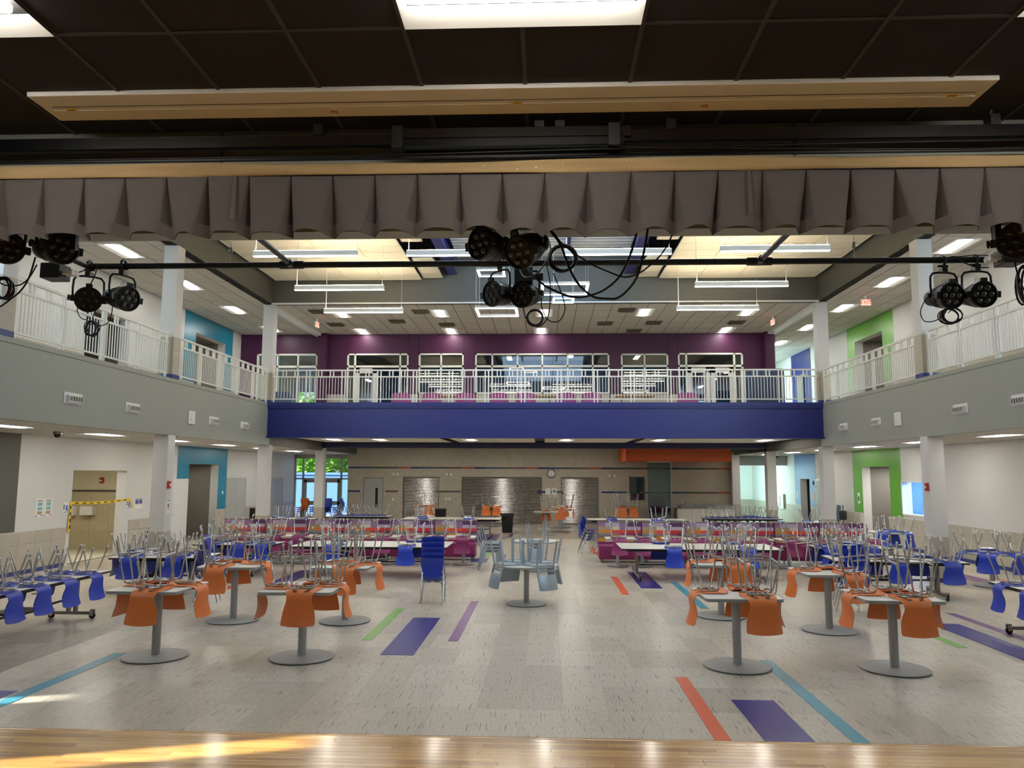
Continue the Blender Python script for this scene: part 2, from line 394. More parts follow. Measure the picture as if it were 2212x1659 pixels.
ceil_s = struct('ceiling_stage', B(-7.2, -3.2, 4.735, 7.2, 4.87, 5.0), 'black_tile', 'black suspended ceiling over the stage', 'ceiling')
bt = MB().box(.008, .008, 0, .6016, 1.2112, .02).mesh('ceiling_tile', 'black_tile')
lamp_x = (-3.75, -.71, 2.34)
for i in range(-8, 8):
    for j, y in enumerate((1.262, 2.482, 3.70)):
        x = -.11+i*.6096-.0
        if j == 1 and any(a-.05 <= x < a+1.2 for a in lamp_x): 
            obj('ceiling_tile', MB().box(.008, .008, 0, .6016, .6, .02), ceil_s, (x, 2.482, 4.715), m='black_tile'); continue
        obj('ceiling_tile', bt, ceil_s, (x, y, 4.715))
for i in range(-8, 9):
    x = -.11+i*.6096; cut = any(q+.1 < x < q+1.1 for q in lamp_x)
    for y0, y1 in (((-1, .04), (.66, 3.085), (3.705, 4.87)) if cut else ((-1, 4.87),)): obj('grid_tee', B(x-.012, y0, 4.708, x+.012, y1, 4.716), ceil_s, m='black_grid')
for y in (1.262, 2.482, 3.70): obj('grid_tee', B(-5, y-.012, 4.709, 4.8, y+.012, 4.716), ceil_s, m='black_grid')
for k, (x, y_) in enumerate([(x, 3.395) for x in lamp_x]+[(x, .35) for x in lamp_x]):  # row behind the viewer is unseen, added to brighten the stage
    t = thing('stage_troffer', 'glowing ceiling light above the stage, %s' % ('at the top left corner', 'above the middle', 'at the top right corner', 'added unseen behind the viewer at left', 'added unseen behind the viewer at centre', 'added unseen behind the viewer at right')[k], 'ceiling light', (x+.6, y_, 4.70), group='stage ceiling lights')
    obj('reflector', MB().add([(-.6, .3, 0), (.6, .3, 0), (.55, .09, .05), (-.55, .09, .05), (-.6, -.3, 0), (.6, -.3, 0), (.55, -.09, .05), (-.55, -.09, .05)], [(0, 1, 2, 3), (5, 4, 7, 6), (0, 3, 7, 4), (1, 5, 6, 2)], True), t, m='white_metal')
    obj('housing', MB().box(-.61, -.305, .052, .61, .305, .09), t, m='white_metal')
    obj('lens', MB().rbox(-.55, -.06, -.026, .55, .06, .02, .012, 2), t, m='lamp_stage')
# projection screen slot cover
t = thing('screen_case', 'long cream screen housing let into the black stage ceiling', 'screen housing', (-.26, 4.46, 4.70))
obj('casing', MB().rbox(-2.85, -.165, -.012, 2.86, .165, .02, .004, 1), t, m='cream_panel')
obj('flap', MB().box(-2.8, .02, -.016, 2.82, .15, -.012), t, m='cream_panel')
obj('slot_line', MB().box(-2.78, -.028, -.0145, 2.8, -.02, -.012), t, m='dark_brown')
for x, w, m in ((-2.68, .06, 'yellow_sticker'), (.1, .05, 'yellow_sticker'), (2.68, .06, 'yellow_sticker')):
    obj('sticker', MB().box(x-w/2, -.005, -.018, x+w/2, .02, -.0155), t, m=m)
for x in (-1.05, 1.24):
    st = obj('sticker', MB().box(x-.02, .075, -.018, x+.02, .105, -.0165), t, m='red_sticker')
    obj('print', MB().box(x-.016, .094, -.0185, x+.01, .1, -.0181).box(x-.016, .082, -.0185, x+.016, .088, -.0181), st, m='paper')
# curtain track
t = thing('curtain_track', 'black steel curtain track hung on chains above the valance', 'curtain track', (0, 4.72, 0))
obj('track_rail', MB().box(-6.2, -.03, 4.525, -.2, .03, 4.6), t, m='black_gloss')
obj('track_rail', MB().box(.3, -.03, 4.53, 6.0, .03, 4.605), t, m='black_gloss')
obj('lap_rail', MB().rbox(-.97, -.055, 4.555, .55, -.005, 4.625, .004, 1).box(-.9, -.06, 4.5, .5, .06, 4.55), t, m='black_gloss')
obj('guide_rail', MB().box(-6.2, .05, 4.47, 6.0, .075, 4.49), t, m='black_metal')
for x in (-.93, .44): obj('splice_clamp', MB().box(x-.035, -.07, 4.49, x+.035, .07, 4.635), t, m='black_metal')
for x in (-1.45, -.03, .8, 2.79, .1, -4.0, 4.4):
    h = obj('hanger', MB().box(x-.03, -.04, 4.6, x+.03, .04, 4.67), t, m='black_metal')
    c = MB()
    for k in range(3):
        M = Matrix.Translation((x+.006*(-1)**k, 0, 4.665+k*.024)) @ Matrix.Rotation(k*PI/2, 4, 'Z')
        c.tube([M @ Vector((.008*math.cos(a), 0, .018*math.sin(a))) for a in [2*PI*i/10 for i in range(10)]], .003, 5, True)
    obj('chain', c, h, m='chain_steel')
obj('hook', MB().tube([(-.955, 0, 4.53), (-.96, -.03, 4.515), (-.95, -.03, 4.50), (-.93, -.02, 4.505)], .006, 6), t, m='chrome')
obj('draw_rope', MB().tube([(-6, -.02, 4.47), (-3.4, -.02, 4.455), (-1, -.02, 4.463), (.4, -.02, 4.485), (2, -.02, 4.50), (6, -.02, 4.52)], .006, 6), t, m='cable_black')
obj('draw_rope', MB().tube([(.5, -.03, 4.49), (2, -.03, 4.455), (4, -.03, 4.43), (6, -.03, 4.43)], .006, 6), t, m='cable_black')

# valance with box pleats, seen from behind
val = thing('valance', 'taupe pleated stage valance hanging across the top of the view', 'curtain', (0, 4.72, 0))
pitchx = .272; npl = 46; x0 = -6.25
rows_v = [(0, 4.345), (.22, 4.265), (.45, 4.185), (.68, 4.10), (.8, 4.052), (.805, 4.048), (1.0, 3.972)]
prs = random.Random(5)
edge = [dict(g=prs.uniform(.03, .068), d=prs.uniform(.09, .12), sk=prs.uniform(-.022, .022), dz=prs.uniform(-.008, .01)) for _ in range(npl+1)]
vs = []; nr = len(rows_v); ncol = 0
for k in range(npl):
    a, b = edge[k], edge[k+1]; xk, xn = x0+k*pitchx, x0+(k+1)*pitchx; bul = prs.uniform(.006, .03); lift = prs.uniform(.004, .02)
    for c in range(7):
        ncol += 1
        for ti, z in rows_v:
            f = ti**1.15; ga, gb = .003+a['g']*f, .003+b['g']*f; xa, xb = xk+a['sk']*f+ga, xn+b['sk']*f-gb
            u = (0, 0, .1, .35, .65, .9, 1)[c]
            if c == 0: p = (xk+a['sk']*f, .012+a['d']*f, z-.012*ti**2+a['dz']*ti)
            else: p = (xa+(xb-xa)*u, .012*f*(abs(2*u-1)**4)-bul*f*(1-(2*u-1)**2), z+(lift*(1-(2*u-1)**2)-.006)*ti**2+a['dz']*ti)
            vs.append(p)
fs = []
for c in range(ncol-1):
    for r in range(nr-1): fs.append((c*nr+r, (c+1)*nr+r, (c+1)*nr+r+1, c*nr+r+1))
cloth = MB().add(vs, fs, True)
cloth.sm = [(i//(nr-1)) % 7 not in (0, 6) for i in range(len(fs))]   # the folds stay crisp
cl = obj('pleated_cloth', cloth, val, m='curtain')
sd = cl.modifiers.new('thickness', 'SOLIDIFY'); sd.thickness = .004; sd.offset = 1
hem = MB()
hem.add([(v[0], v[1]-.005, v[2]) for v in vs], [f for i, f in enumerate(fs) if i % (nr-1) == nr-2], True)
obj('hem', hem, val, m='curtain')
wv = []; wf = []
N = 90
for i in range(N+1):
    x = -6.25+12.3*i/N
    for j in range(5):
        tt = j/4
        wv.append((x, -.012+.008*math.sin(x*2.1+tt*3)+.006*math.sin(x*5.3+j), 4.34+.08*tt+.006*math.sin(x*1.7)*tt))
for i in range(N):
    for j in range(4): wf.append((i*5+j, (i+1)*5+j, (i+1)*5+j+1, i*5+j+1))
wb_ = obj('webbing', MB().add(wv, wf, True), val, m='webbing'); sd = wb_.modifiers.new('thickness', 'SOLIDIFY'); sd.thickness = .006
for x in (-1.65, -.38, -.17, -.05, .12, .33, .52): obj('tie_pin', MB().cbox((x, -.025, 4.375+.02*math.sin(x*9)), .006, .006, .004), wb_, m='chrome')
# seam bands on a few of the pleats
for k in (3, 5, 8, 15, 27, 34, 37, 40, 42):
    xb = x0+k*pitchx+.185
    obj('seam_band', MB().add([(xb-.012, -.012, 4.34), (xb+.012, -.012, 4.34), (xb+.014, -.034, 4.05), (xb-.014, -.034, 4.05)], [(0, 3, 2, 1)]), val, m='curtain_back')
# hidden lining behind the pleats, hall side
obj('lining', B(-6.2, .142, 4.1, 6.0, .145, 4.35), val, m='curtain_back')

# ------------------------------------------------------------------ roof, void and clouds
struct('roof', B(XL-.5, 4.9, 9.72, XR+.5, 46, 9.95), 'navy_shadow', 'dark roof deck above the hanging ceiling panels', 'roof')
dk = MB()
for k in range(40):
    y = 13+k*.305
    dk.box(-2.9, y, 9.60, 2.75, y+.2, 9.72)
    dk.box(-2.9, y+.2, 9.655, 2.75, y+.305, 9.72)
struct('ceiling_deck', dk, 'white_metal', 'white ribbed metal roof deck over the middle of the hall', 'ceiling')
for x, w in ((-3.15, 'left'), (2.7, 'right')):
    t = thing('roof_beam', 'royal blue steel roof beam along the %s side of the ribbed deck' % w, 'beam', (x, 0, 0), kind='structure')
    obj('web', B(.08, 6, 9.05, .12, 25.1, 9.7), t, m='royal_blue'); obj('flange', B(-.05, 6, 9.0, .25, 25.1, 9.05), t, m='royal_blue')
for x, w in ((-1.35, 'left of centre'), (.75, 'right of centre')):
    tag(obj('joist', B(x-.05, 14, 9.35, x+.05, 25.05, 9.62), m='royal_blue'), 'blue steel joist under the white ribbed deck, '+w, 'joist', kind='structure')
struct('wall_void_left', B(FL-.3, 5.25, ZC2, FL, 25.4, 9.72), 'dark_grey_paint', 'grey bulkhead above the left gallery', 'wall')
struct('wall_void_right', B(FR, 5.25, ZC2, FR+.3, 25.4, 9.72), 'dark_grey_paint', 'grey bulkhead above the right gallery', 'wall')
struct('wall_void_far', B(FL, 25.1, ZC2, FR, 25.4, 9.72), 'dark_grey_paint', 'grey bulkhead above the far gallery', 'wall')
struct('trim_1', B(FL-.02, 25.04, ZC2-.03, FR+.02, 25.1, ZC2+.015), 'white_metal', 'thin pale edge trim along the foot of the far bulkhead', 'trim')
def tile_field(parent, me_name, x0, x1, y0, y1, z, sx, sy, m, gap=.028, th=.018, skip=None):
    nx, ny = max(1, round((x1-x0)/sx)), max(1, round((y1-y0)/sy)); ax, ay = (x1-x0)/nx, (y1-y0)/ny
    me = MB().box(gap/2, gap/2, 0, ax-gap/2, ay-gap/2, th).mesh('ceiling_tile', m)
    for i in range(nx):
        for j in range(ny):
            if skip and skip(x0+(i+.5)*ax, y0+(j+.5)*ay): continue
            obj('ceiling_tile', me, parent, (x0+i*ax, y0+j*ay, z))
def cloud(label, x0, x1, y0, y1, z):
    t = thing('ceiling_cloud', label, 'ceiling panel', ((x0+x1)/2, (y0+y1)/2, z))
    ox, oy = (x0+x1)/2, (y0+y1)/2
    obj('edge_trim', MB().box(x0-ox, y0-oy, 0, x1-ox, y0-oy+.02, .07).box(x0-ox, y1-oy-.02, 0, x1-ox, y1-oy, .07).box(x0-ox, y0-oy, 0, x0-ox+.02, y1-oy, .07).box(x1-ox-.02, y0-oy, 0, x1-ox, y1-oy, .07).box(x0-ox, y0-oy, .03, x1-ox, y1-oy, .07), t, m='cloud_tile')
    tile_field(t, 'ceiling_tile', x0-ox+.02, x1-ox-.02, y0-oy+.02, y1-oy-.02, .01, 1.22, .61, 'cloud_tile', gap=.024)
    w = MB()
    for sx in (-.35, .35):
        for sy in (-.4, 0, .4): w.bar((sx*(x1-x0), sy*(y1-y0), .06), (sx*(x1-x0), sy*(y1-y0), 9.72-z), .012, .012)
    obj('hanger_rods', w, t, m='chain_steel')
cloud('wide cream hanging ceiling panel over the left of the hall', -8.95, -4.05, 16.0, 24.85, 8.78)
cloud('narrow cream hanging ceiling panel beside the left blue beam', -4.0, -3.35, 22.6, 24.95, 8.86)
cloud('narrow near cream ceiling panel beside the left blue beam', -4.0, -3.4, 16.5, 20.9, 8.86)
cloud('wide cream hanging ceiling panel over the right of the hall', 3.75, 8.75, 16.0, 24.85, 8.78)
cloud('narrow cream hanging ceiling panel beside the right blue beam', 3.05, 3.7, 22.6, 24.95, 8.86)
cloud('narrow near cream ceiling panel beside the right blue beam', 3.1, 3.7, 16.5, 20.9, 8.86)

# gallery ceilings
g = struct('ceiling_gallery_left', B(XL-.2, 5.25, ZC2+.02, FL-.02, 31.2, ZC2+.3), 'ceiling_grid', 'white tiled ceiling over the left gallery', 'ceiling')
tile_field(g, 't', XL+.05, FL-.02, 9.6, 30.9, ZC2, .61, 1.22, 'ceiling_tile')
g = struct('ceiling_gallery_right', B(FR+.02, 5.25, ZC2+.02, XR+.2, 42.2, ZC2+.3), 'ceiling_grid', 'white tiled ceiling over the right gallery', 'ceiling')
tile_field(g, 't', FR+.02, XR-.05, 9.6, 41.5, ZC2, .61, 1.22, 'ceiling_tile')
g = struct('ceiling_gallery_far', B(FL-.02, 25.38, ZC2+.02, FR+.02, 31.2, ZC2+.3), 'ceiling_grid', 'white tiled ceiling over the far gallery', 'ceiling')
tile_field(g, 't', FL, FR, 25.35, 30.9, ZC2, .61, 1.11, 'ceiling_tile')
struct('trim_2', B(FL-.25, 25.3, ZC2-.1, FL+.05, 30.9, ZC2+.0), 'white_metal', 'white bulkhead strip across the ceiling at the left end of the far gallery', 'trim')
struct('trim_3', B(FR-.05, 25.3, ZC2-.1, FR+.25, 30.9, ZC2+.0), 'white_metal', 'white bulkhead strip across the ceiling at the right end of the far gallery', 'trim')

# gallery slabs and fronts
def curb(x0, x1, y0, y1): return B(x0, y0, ZG-.1, x1, y1, ZG)
struct('wall_fascia_left', B(FL-.22, 5.25, ZC1, FL, YB+.3, ZG), 'grey_paint', 'tall plain grey front of the left gallery', 'wall')
struct('wall_fascia_right', B(FR, 5.25, ZC1, FR+.22, YB+.3, ZG), 'grey_paint', 'tall plain grey front of the right gallery', 'wall')
struct('trim_4', B(FL-.002, 5.25, ZG-.105, FL+.006, 24.8, ZG-.095), 'dark_grey_paint', 'thin shadow joint below the left gallery edge', 'trim')
struct('trim_5', B(FR-.006, 5.25, ZG-.105, FR+.002, 24.8, ZG-.095), 'dark_grey_paint', 'thin shadow joint below the right gallery edge', 'trim')
struct('floor_gallery_left', B(XL, 5.25, GF-.3, FL-.22, 31, GF), 'wainscot_tile', 'floor of the left gallery', 'floor')
struct('floor_gallery_right', B(FR+.22, 5.25, GF-.3, XR, 42, GF), 'wainscot_tile', 'floor of the right gallery', 'floor')
struct('floor_gallery_far', B(FL-.22, YB+.3, GF-.3, FR+.22, 38.2, GF), 'wainscot_tile', 'floor of the far gallery', 'floor')
struct('ceiling_aisle_left', B(XL, 5.25, ZC1, FL-.22, 39.5, ZC1+.12), 'ceiling_tile', 'white ceiling of the left aisle under the gallery', 'ceiling')
struct('ceiling_aisle_right', B(FR+.22, 5.25, ZC1, XR, 46, ZC1+.12), 'ceiling_tile', 'white ceiling of the right aisle under the gallery', 'ceiling')
bb = thing('gallery_beam', 'deep royal blue beam across the front of the far gallery', 'beam', (0, YB, 0), kind='structure')
obj('web', B(FL, .05, 3.6, FR, .3, 4.55), bb, m='royal_blue')
obj('cornice', MB().box(FL, -.02, 4.6, FR, .3, ZG).box(FL, .0, 4.54, FR, .3, 4.6), bb, m='royal_blue')
obj('bottom_flange', B(FL-.06, -.06, 3.565, FR+.06, .3, 3.6), bb, m='royal_blue')
bl = MB()
for k in range(9): bl.lathe([(.015, 0), (.012, .012)], 8, Matrix.Translation((FL+1.6+k*1.95, .045, 4.42)) @ Matrix.Rotation(PI/2, 4, 'X'))
obj('bolt_row', bl, bb, m='royal_blue')
struct('beam_aisle_left', B(FL-.22, YB+.3, ZC1, FL, 38.4, 3.7), 'dark_grey_paint', 'grey bulkhead under the left end of the far gallery', 'beam')
struct('beam_aisle_right', B(FR, YB+.3, ZC1, FR+.22, 38.4, 3.7), 'dark_grey_paint', 'grey bulkhead under the right end of the far gallery', 'beam')
cg = struct('ceiling_servery', B(FL, YB+.3, 3.72, FR, 38, 3.85), 'navy_shadow', 'blue deck with white ceiling panels under the far gallery', 'ceiling')
for x0, x1 in ((-8.9, -3.75), (-3.4, -.35), (0, 3.25), (3.6, 8.7)):
    tile_field(cg, 't', x0, x1, 25.6, 31.2, 3.66, 1.22, .61*2, 'cloud_tile')
struct('beam_servery', B(FL, 31.4, 3.44, FR, 31.75, 3.72), 'navy_shadow', 'dark blue cross beam below the far gallery ceiling', 'beam')

# ------------------------------------------------------------------ columns
def column(x0, y0, ups, where):
    t = thing('column', 'square white column with tiled foot, %s' % where, 'column', (x0+.18, y0+.18, 0), kind='structure')
    for z0, z1 in (((ZG, ZC2),) if y0 < 13 else ((0, ZC1), (ZG, ZC2)) if ups else ((0, ZC1+.1),)):
        w = 1.02
        obj('shaft', MB().box(-.18, -.18, z0+w, .18, .18, z1), t, m='white_wall')
        obj('tiled_foot', MB().box(-.185, -.185, z0+.1, .185, .185, z0+.405).box(-.185, -.185, z0+.41, .185, .185, z0+.71).box(-.185, -.185, z0+.715, .185, .185, z0+w).box(-.18, -.18, z0, .18, .18, z0+w), t, m='wainscot_tile')
        obj('base', MB().box(-.19, -.19, z0, .19, .19, z0+.1), t, m='blue_tile')
for y, n in ((12.35, 'nearest the stage'), (18.4, 'midway along'), (25.26, 'at the far corner of')):
    column(FL-.36, y, True, n+' the left gallery'); column(FR, y, True, n+' the right gallery')
column(FL-.3, 31.5, False, 'in front of the glazed entrance'); column(FR+.0, 31.5, False, 'before the bright corridor at right')
column(FR-.1, 36.9, False, 'at the end of the orange soffit')
# ------------------------------------------------------------------ side walls
def wainscot(parent, axis, pos, sgn, a0, a1, z0, skips=(), m='wainscot_tile'):
    n = round((a1-a0)/.61); w = (a1-a0)/n; hh = .3
    ok = lambda c: not any(s0 < c < s1 for s0, s1 in skips)
    me = MB().box(0, .003, 0, .014*sgn, w-.003, hh-.006) if axis == 'x' else MB().box(.003, 0, 0, w-.003, .014*sgn, hh-.006)
    me = me.mesh('wall_tile', m)
    mb = MB().box(0, .003, 0, .016*sgn, w-.003, .1) if axis == 'x' else MB().box(.003, 0, 0, w-.003, .016*sgn, .1)
    mb = mb.mesh('base_tile', 'blue_tile')
    for k in range(n):
        a = a0+k*w
        if not ok(a+w/2): continue
        loc = (lambda z: (pos, a, z)) if axis == 'x' else (lambda z: (a, pos, z))
        obj('base_tile', mb, parent, loc(z0))
        for r in range(3): obj('wall_tile', me, parent, loc(z0+.104+r*hh))
def panel_x(parent, name, m, X, sgn, y0, y1, z0, z1, holes=(), th=.006):
    return obj(name, wall_cells('x', X, X+th*sgn, y0, y1, z0, z1, list(holes)), parent, m=m)

wl = struct('wall_left', wall_cells('x', XL-.3, XL, 5.25, 38.6, 0, ZC1+.1, [(6.18, 6.50, .7, 2.02), (20.09, 22.74, 0, 2.47), (26.78, 29.26, 0, 2.72)]), 'white_wall', 'white wall of the left aisle with grey tiled dado', 'wall')  # opening nearest the stage is an added slot casting the floor sun patch
wainscot(wl, 'x', XL, 1, 12.0, 38.2, 0, [(20.0, 22.8), (25.9, 29.35), (30.0, 32.0), (34.6, 36.6)])
panel_x(wl, 'grey_panel', 'dark_grey_paint', XL, 1, 12, 17.94, 1.02, ZC1)
panel_x(wl, 'teal_panel', 'teal_paint', XL, 1, 25.9, 30.04, 1.02, ZC1, [(26.78, 29.26, 0, 2.72)])
wr = struct('wall_right', wall_cells('x', XR, XR+.3, 5.25, 45.2, 0, ZC1+.1, [(24.44, 26.36, 1.15, 2.2), (27.27, 29.58, 0, 2.72), (35.38, 36.65, 0, 2.22)]), 'white_wall', 'white wall of the right aisle with grey tiled dado', 'wall')
wainscot(wr, 'x', XR, -1, 16.0, 45.0, 0, [(27.2, 29.65), (33.85, 34.55), (35.3, 36.7)])
panel_x(wr, 'green_panel', 'green_paint', XR, -1, 26.4, 30.42, 1.02, ZC1, [(27.27, 29.58, 0, 2.72)])
panel_x(wr, 'blue_panel', 'sky_blue_paint', XR, -1, 34.54, 37.39, 1.02, ZC1, [(35.38, 36.65, 0, 2.22)])
ul = struct('wall_left_upper', wall_cells('x', XL-.3, XL, 5.25, 31.2, GF, ZC2+.1, [(20.2, 22.4, GF, 6.95), (26.8, 29.35, GF, 7.4)]), 'white_wall', 'white wall along the left gallery', 'wall')
panel_x(ul, 'teal_panel', 'teal_paint', XL, 1, 25.9, 30.04, 5.6, ZC2, [(26.8, 29.35, GF, 7.4)])
panel_x(ul, 'tiled_dado', 'wainscot_tile', XL, 1, 6, 31, GF, 5.6, [(20.2, 22.4, GF, 6.95), (26.8, 29.35, GF, 7.4)], .012)
ur = struct('wall_right_upper', wall_cells('x', XR, XR+.3, 5.25, 42.2, GF, ZC2+.1, [(27.28, 29.67, GF, 7.45), (35.4, 36.6, GF, 7.0)]), 'white_wall', 'white wall along the right gallery', 'wall')
panel_x(ur, 'green_panel', 'green_paint', XR, -1, 26.4, 30.42, 5.6, ZC2, [(27.28, 29.67, GF, 7.45)])
panel_x(ur, 'blue_panel', 'royal_blue', XR, -1, 34.6, 37.3, 5.6, ZC2, [(35.4, 36.6, GF, 7.0)])
panel_x(ur, 'tiled_dado', 'wainscot_tile', XR, -1, 6, 42, GF, 5.6, [(27.28, 29.67, GF, 7.45), (35.4, 36.6, GF, 7.0)], .012)
# recesses behind the openings
def recess(name, label, X0, X1, y0, y1, z0, z1, m, floor_m='wainscot_tile'):
    s = 1 if X1 > X0 else -1
    mb = MB().box(X1, y0-.1, z0, X1+.1*s, y1+.1, z1+.1).box(X0, y0-.1, z0, X1, y0, z1+.1).box(X0, y1, z0, X1, y1+.1, z1+.1).box(X0, y0, z1, X1, y1, z1+.1).box(X0, y0, z0-.05, X1, y1, z0+.002)
    return struct(name, mb, m, label, 'recess')
def liner(t, X0, X1, y0, y1, z0, zs, m1, m2):
    s = 1 if X1 > X0 else -1
    obj('lower_tiles', MB().box(X1-.01*s, y0, z0, X1, y1, zs).box(X0, y0, z0, X1, y0+.01, zs).box(X0, y1-.01, z0, X1, y1, zs), t, m=m2)
rr = recess('wall_restroom', 'cream washroom lobby seen through the taped-off opening', XL-.3, -15.6, 19.2, 24.2, 0, 2.7, 'cream_wall')
tl = MB().box(0, .003, 0, .012, .607, .297).mesh('wall_tile', 'tan_tile')
for k in range(8):
    for r in range(6): obj('wall_tile', tl, rr, (-15.6, 19.25+k*.61, .0+r*.3))
tl2 = MB().box(.003, 0, 0, .6, .012, .297).mesh('wall_tile', 'tan_tile')
for k in range(5):
    for r in range(6): obj('wall_tile', tl2, rr, (-15.58+k*.61, 24.186, r*.3))
obj('dado_line', MB().box(-15.6, 24.18, 1.8, -12.75, 24.2, 1.86), rr, m='dark_brown')
area('restroom_lamp', (-13.6, 21.6, 2.66), (0, 0, -1), .6, 1.2, 13, (1, .95, .85))
r2 = recess('wall_doorway_left', 'dim grey lobby behind the opening in the teal wall', XL-.3, -14.4, 26.78, 29.26, 0, 2.72, 'grey_wall')
liner(r2, XL-.3, -14.4, 26.78, 29.26, 0, 1.02, 'grey_wall', 'wainscot_base')
obj('door_leaf', MB().rbox(-14.35, 27.6, 0, -14.28, 28.6, 2.4, .01, 1), r2, m='dark_brown')
obj('door_frame', MB().box(-14.3, 28.65, 0, -14.2, 28.8, 2.72).box(-14.3, 27.4, 0, -14.2, 27.55, 2.72), r2, m='grey_wall')
r3 = recess('wall_doorway_right', 'grey lobby behind the opening in the green wall', XR+.3, 13.6, 27.27, 29.58, 0, 2.72, 'grey_wall')
liner(r3, XR+.3, 13.6, 27.27, 29.58, 0, 1.02, 'grey_wall', 'wainscot_base')
obj('door_leaf', MB().rbox(13.48, 27.9, 0, 13.56, 28.9, 2.6, .01, 1), r3, m='door_grey')
obj('door_frame', MB().box(13.4, 29.0, 0, 13.56, 29.16, 2.72).box(13.4, 27.6, 0, 13.56, 27.76, 2.72), r3, m='grey_wall')
area('lobby_fill', (-13.4, 28, 2.7), (0, 0, -1), .5, 1.0, 6, (1, .92, .8)); area('lobby_fill', (12.9, 28.4, 2.7), (0, 0, -1), .5, 1.0, 24, (1, .95, .9)); area('lobby_fill', (-13.4, 28, 7.38), (0, 0, -1), .5, 1.0, 6, (1, .92, .8)); area('lobby_fill', (12.9, 28.4, 7.42), (0, 0, -1), .5, 1.0, 8, (1, .93, .85))  # added lamps without fittings, brighten the lobbies
r4 = recess('wall_doorway_left_upper', 'dim lobby behind the teal wall of the gallery', XL-.3, -14.4, 26.8, 29.35, GF, 7.4, 'grey_wall')
obj('door_leaf', MB().rbox(-14.35, 27.5, GF, -14.28, 28.6, 6.9, .01, 1), r4, m='dark_brown')
r5 = recess('wall_doorway_right_upper', 'grey lobby behind the green wall of the gallery', XR+.3, 13.6, 27.28, 29.67, GF, 7.45, 'grey_wall')
obj('door_leaf', MB().rbox(13.48, 27.9, GF, 13.56, 28.9, 7.1, .01, 1), r5, m='dark_brown')
r6 = recess('wall_washroom_left_upper', 'dim washroom lobby behind the left gallery wall', XL-.3, -14.4, 20.2, 22.4, GF, 6.95, 'dark_brown')
r7 = recess('wall_doorway_blue', 'dark recess with a door in the pale blue wall', XR+.3, 12.9, 35.38, 36.65, 0, 2.22, 'navy_shadow')
obj('door_leaf', MB().rbox(12.5, 35.45, 0, 12.56, 36.4, 2.1, .008, 1), r7, m='door_taupe')
obj('door_sign', MB().box(12.48, 35.62, 1.5, 12.5, 35.78, 1.66), r7, m='ink'); obj('room_number', MB().box(12.48, 35.62, 1.95, 12.5, 35.8, 2.04), r7, m='ink')
r8 = recess('wall_doorway_blue_upper', 'dark recess with a door in the blue gallery wall', XR+.3, 12.9, 35.4, 36.6, GF, 7.0, 'navy_shadow')
obj('door_leaf', MB().rbox(12.5, 35.45, GF, 12.56, 36.4, 6.8, .008, 1), r8, m='door_grey')
# right aisle window
w1 = thing('window_1', 'small pale framed window beside the green wall', 'window', (XR, 25.4, 0), kind='structure')
obj('frame', MB().box(-.03, -.99, 1.11, .1, -.93, 2.24).box(-.03, .93, 1.11, .1, .99, 2.24).box(-.03, -.99, 1.11, .1, .99, 1.16).box(-.03, -.99, 2.19, .1, .99, 2.24), w1, m='white_metal')
obj('pane', MB().box(.04, -.95, 1.15, .05, .95, 2.2), w1, m='clear_glass')
recess('wall_office', 'pale blue office seen through the window', XR+.3, 13.6, 24.0, 27.0, .9, 2.5, 'outside_wall')
area('office_fill', (12.9, 25.4, 2.46), (0, 0, -1), .8, 2.0, 60, (.75, .9, 1))  # added lamp, makes the window pane read bright blue

# doors
def dbl_door(name, label, y0, y1, zt, leaf2='door_grey'):
    t = thing(name, label, 'door', (XL, (y0+y1)/2, 0), kind='structure'); h = (y1-y0)/2
    obj('frame', MB().box(-.02, -h-.06, 0, .03, -h, zt+.06).box(-.02, h, 0, .03, h+.06, zt+.06).box(-.02, -h, zt, .03, h, zt+.06), t, m='door_grey')
    for s in (-1, 1):
        lf = obj('door_leaf', MB().rbox(.002, min(s*.006, s*h), .01, .022, max(s*.006, s*h), zt, .004, 1), t, m='door_grey')
        for z in (.25, 1.1, 1.95): obj('hinge', MB().box(.02, s*h-.02, z-.06, .034, s*h+.02, z+.06), lf, m='steel')
        if s > 0: obj('handle', MB().tube([(.022, .09, .98), (.07, .09, .98), (.07, .09, 1.0), (.07, .2, 1.0)], .01, 6), lf, m='steel')
dbl_door('door_1', 'pale grey double door right of the teal wall', 30.07, 31.96, 2.15)
dbl_door('door_2', 'pale grey double door nearest the glazed entrance', 34.7, 36.55, 2.12)
t = thing('door_3', 'white door leaf standing open against the teal wall', 'door', (XL+.02, 26.28, 0), kind='structure')
lf = obj('door_leaf', MB().rbox(.01, -.95, .02, .055, .36, 2.2, .004, 1), t, m='white_wall'); obj('handle', MB().tube([(.055, -.84, 1.0), (.1, -.84, 1.0), (.1, -.72, 1.0)], .01, 6), lf, m='steel')
t = thing('door_4', 'narrow pale door beside the blue wall in the right aisle', 'door', (XR, 34.2, 0), kind='structure')
lf = obj('door_leaf', MB().rbox(-.03, -.3, 0, -.002, .3, 2.16, .004, 1), t, m='door_grey'); obj('frame', MB().box(-.02, -.36, 0, 0, -.3, 2.22).box(-.02, .3, 0, 0, .36, 2.22).box(-.02, -.3, 2.16, 0, .3, 2.22), t, m='white_metal')
for z in (.25, 1.1, 1.9): obj('hinge', MB().box(-.04, .28, z-.06, -.028, .32, z+.06), lf, m='steel')

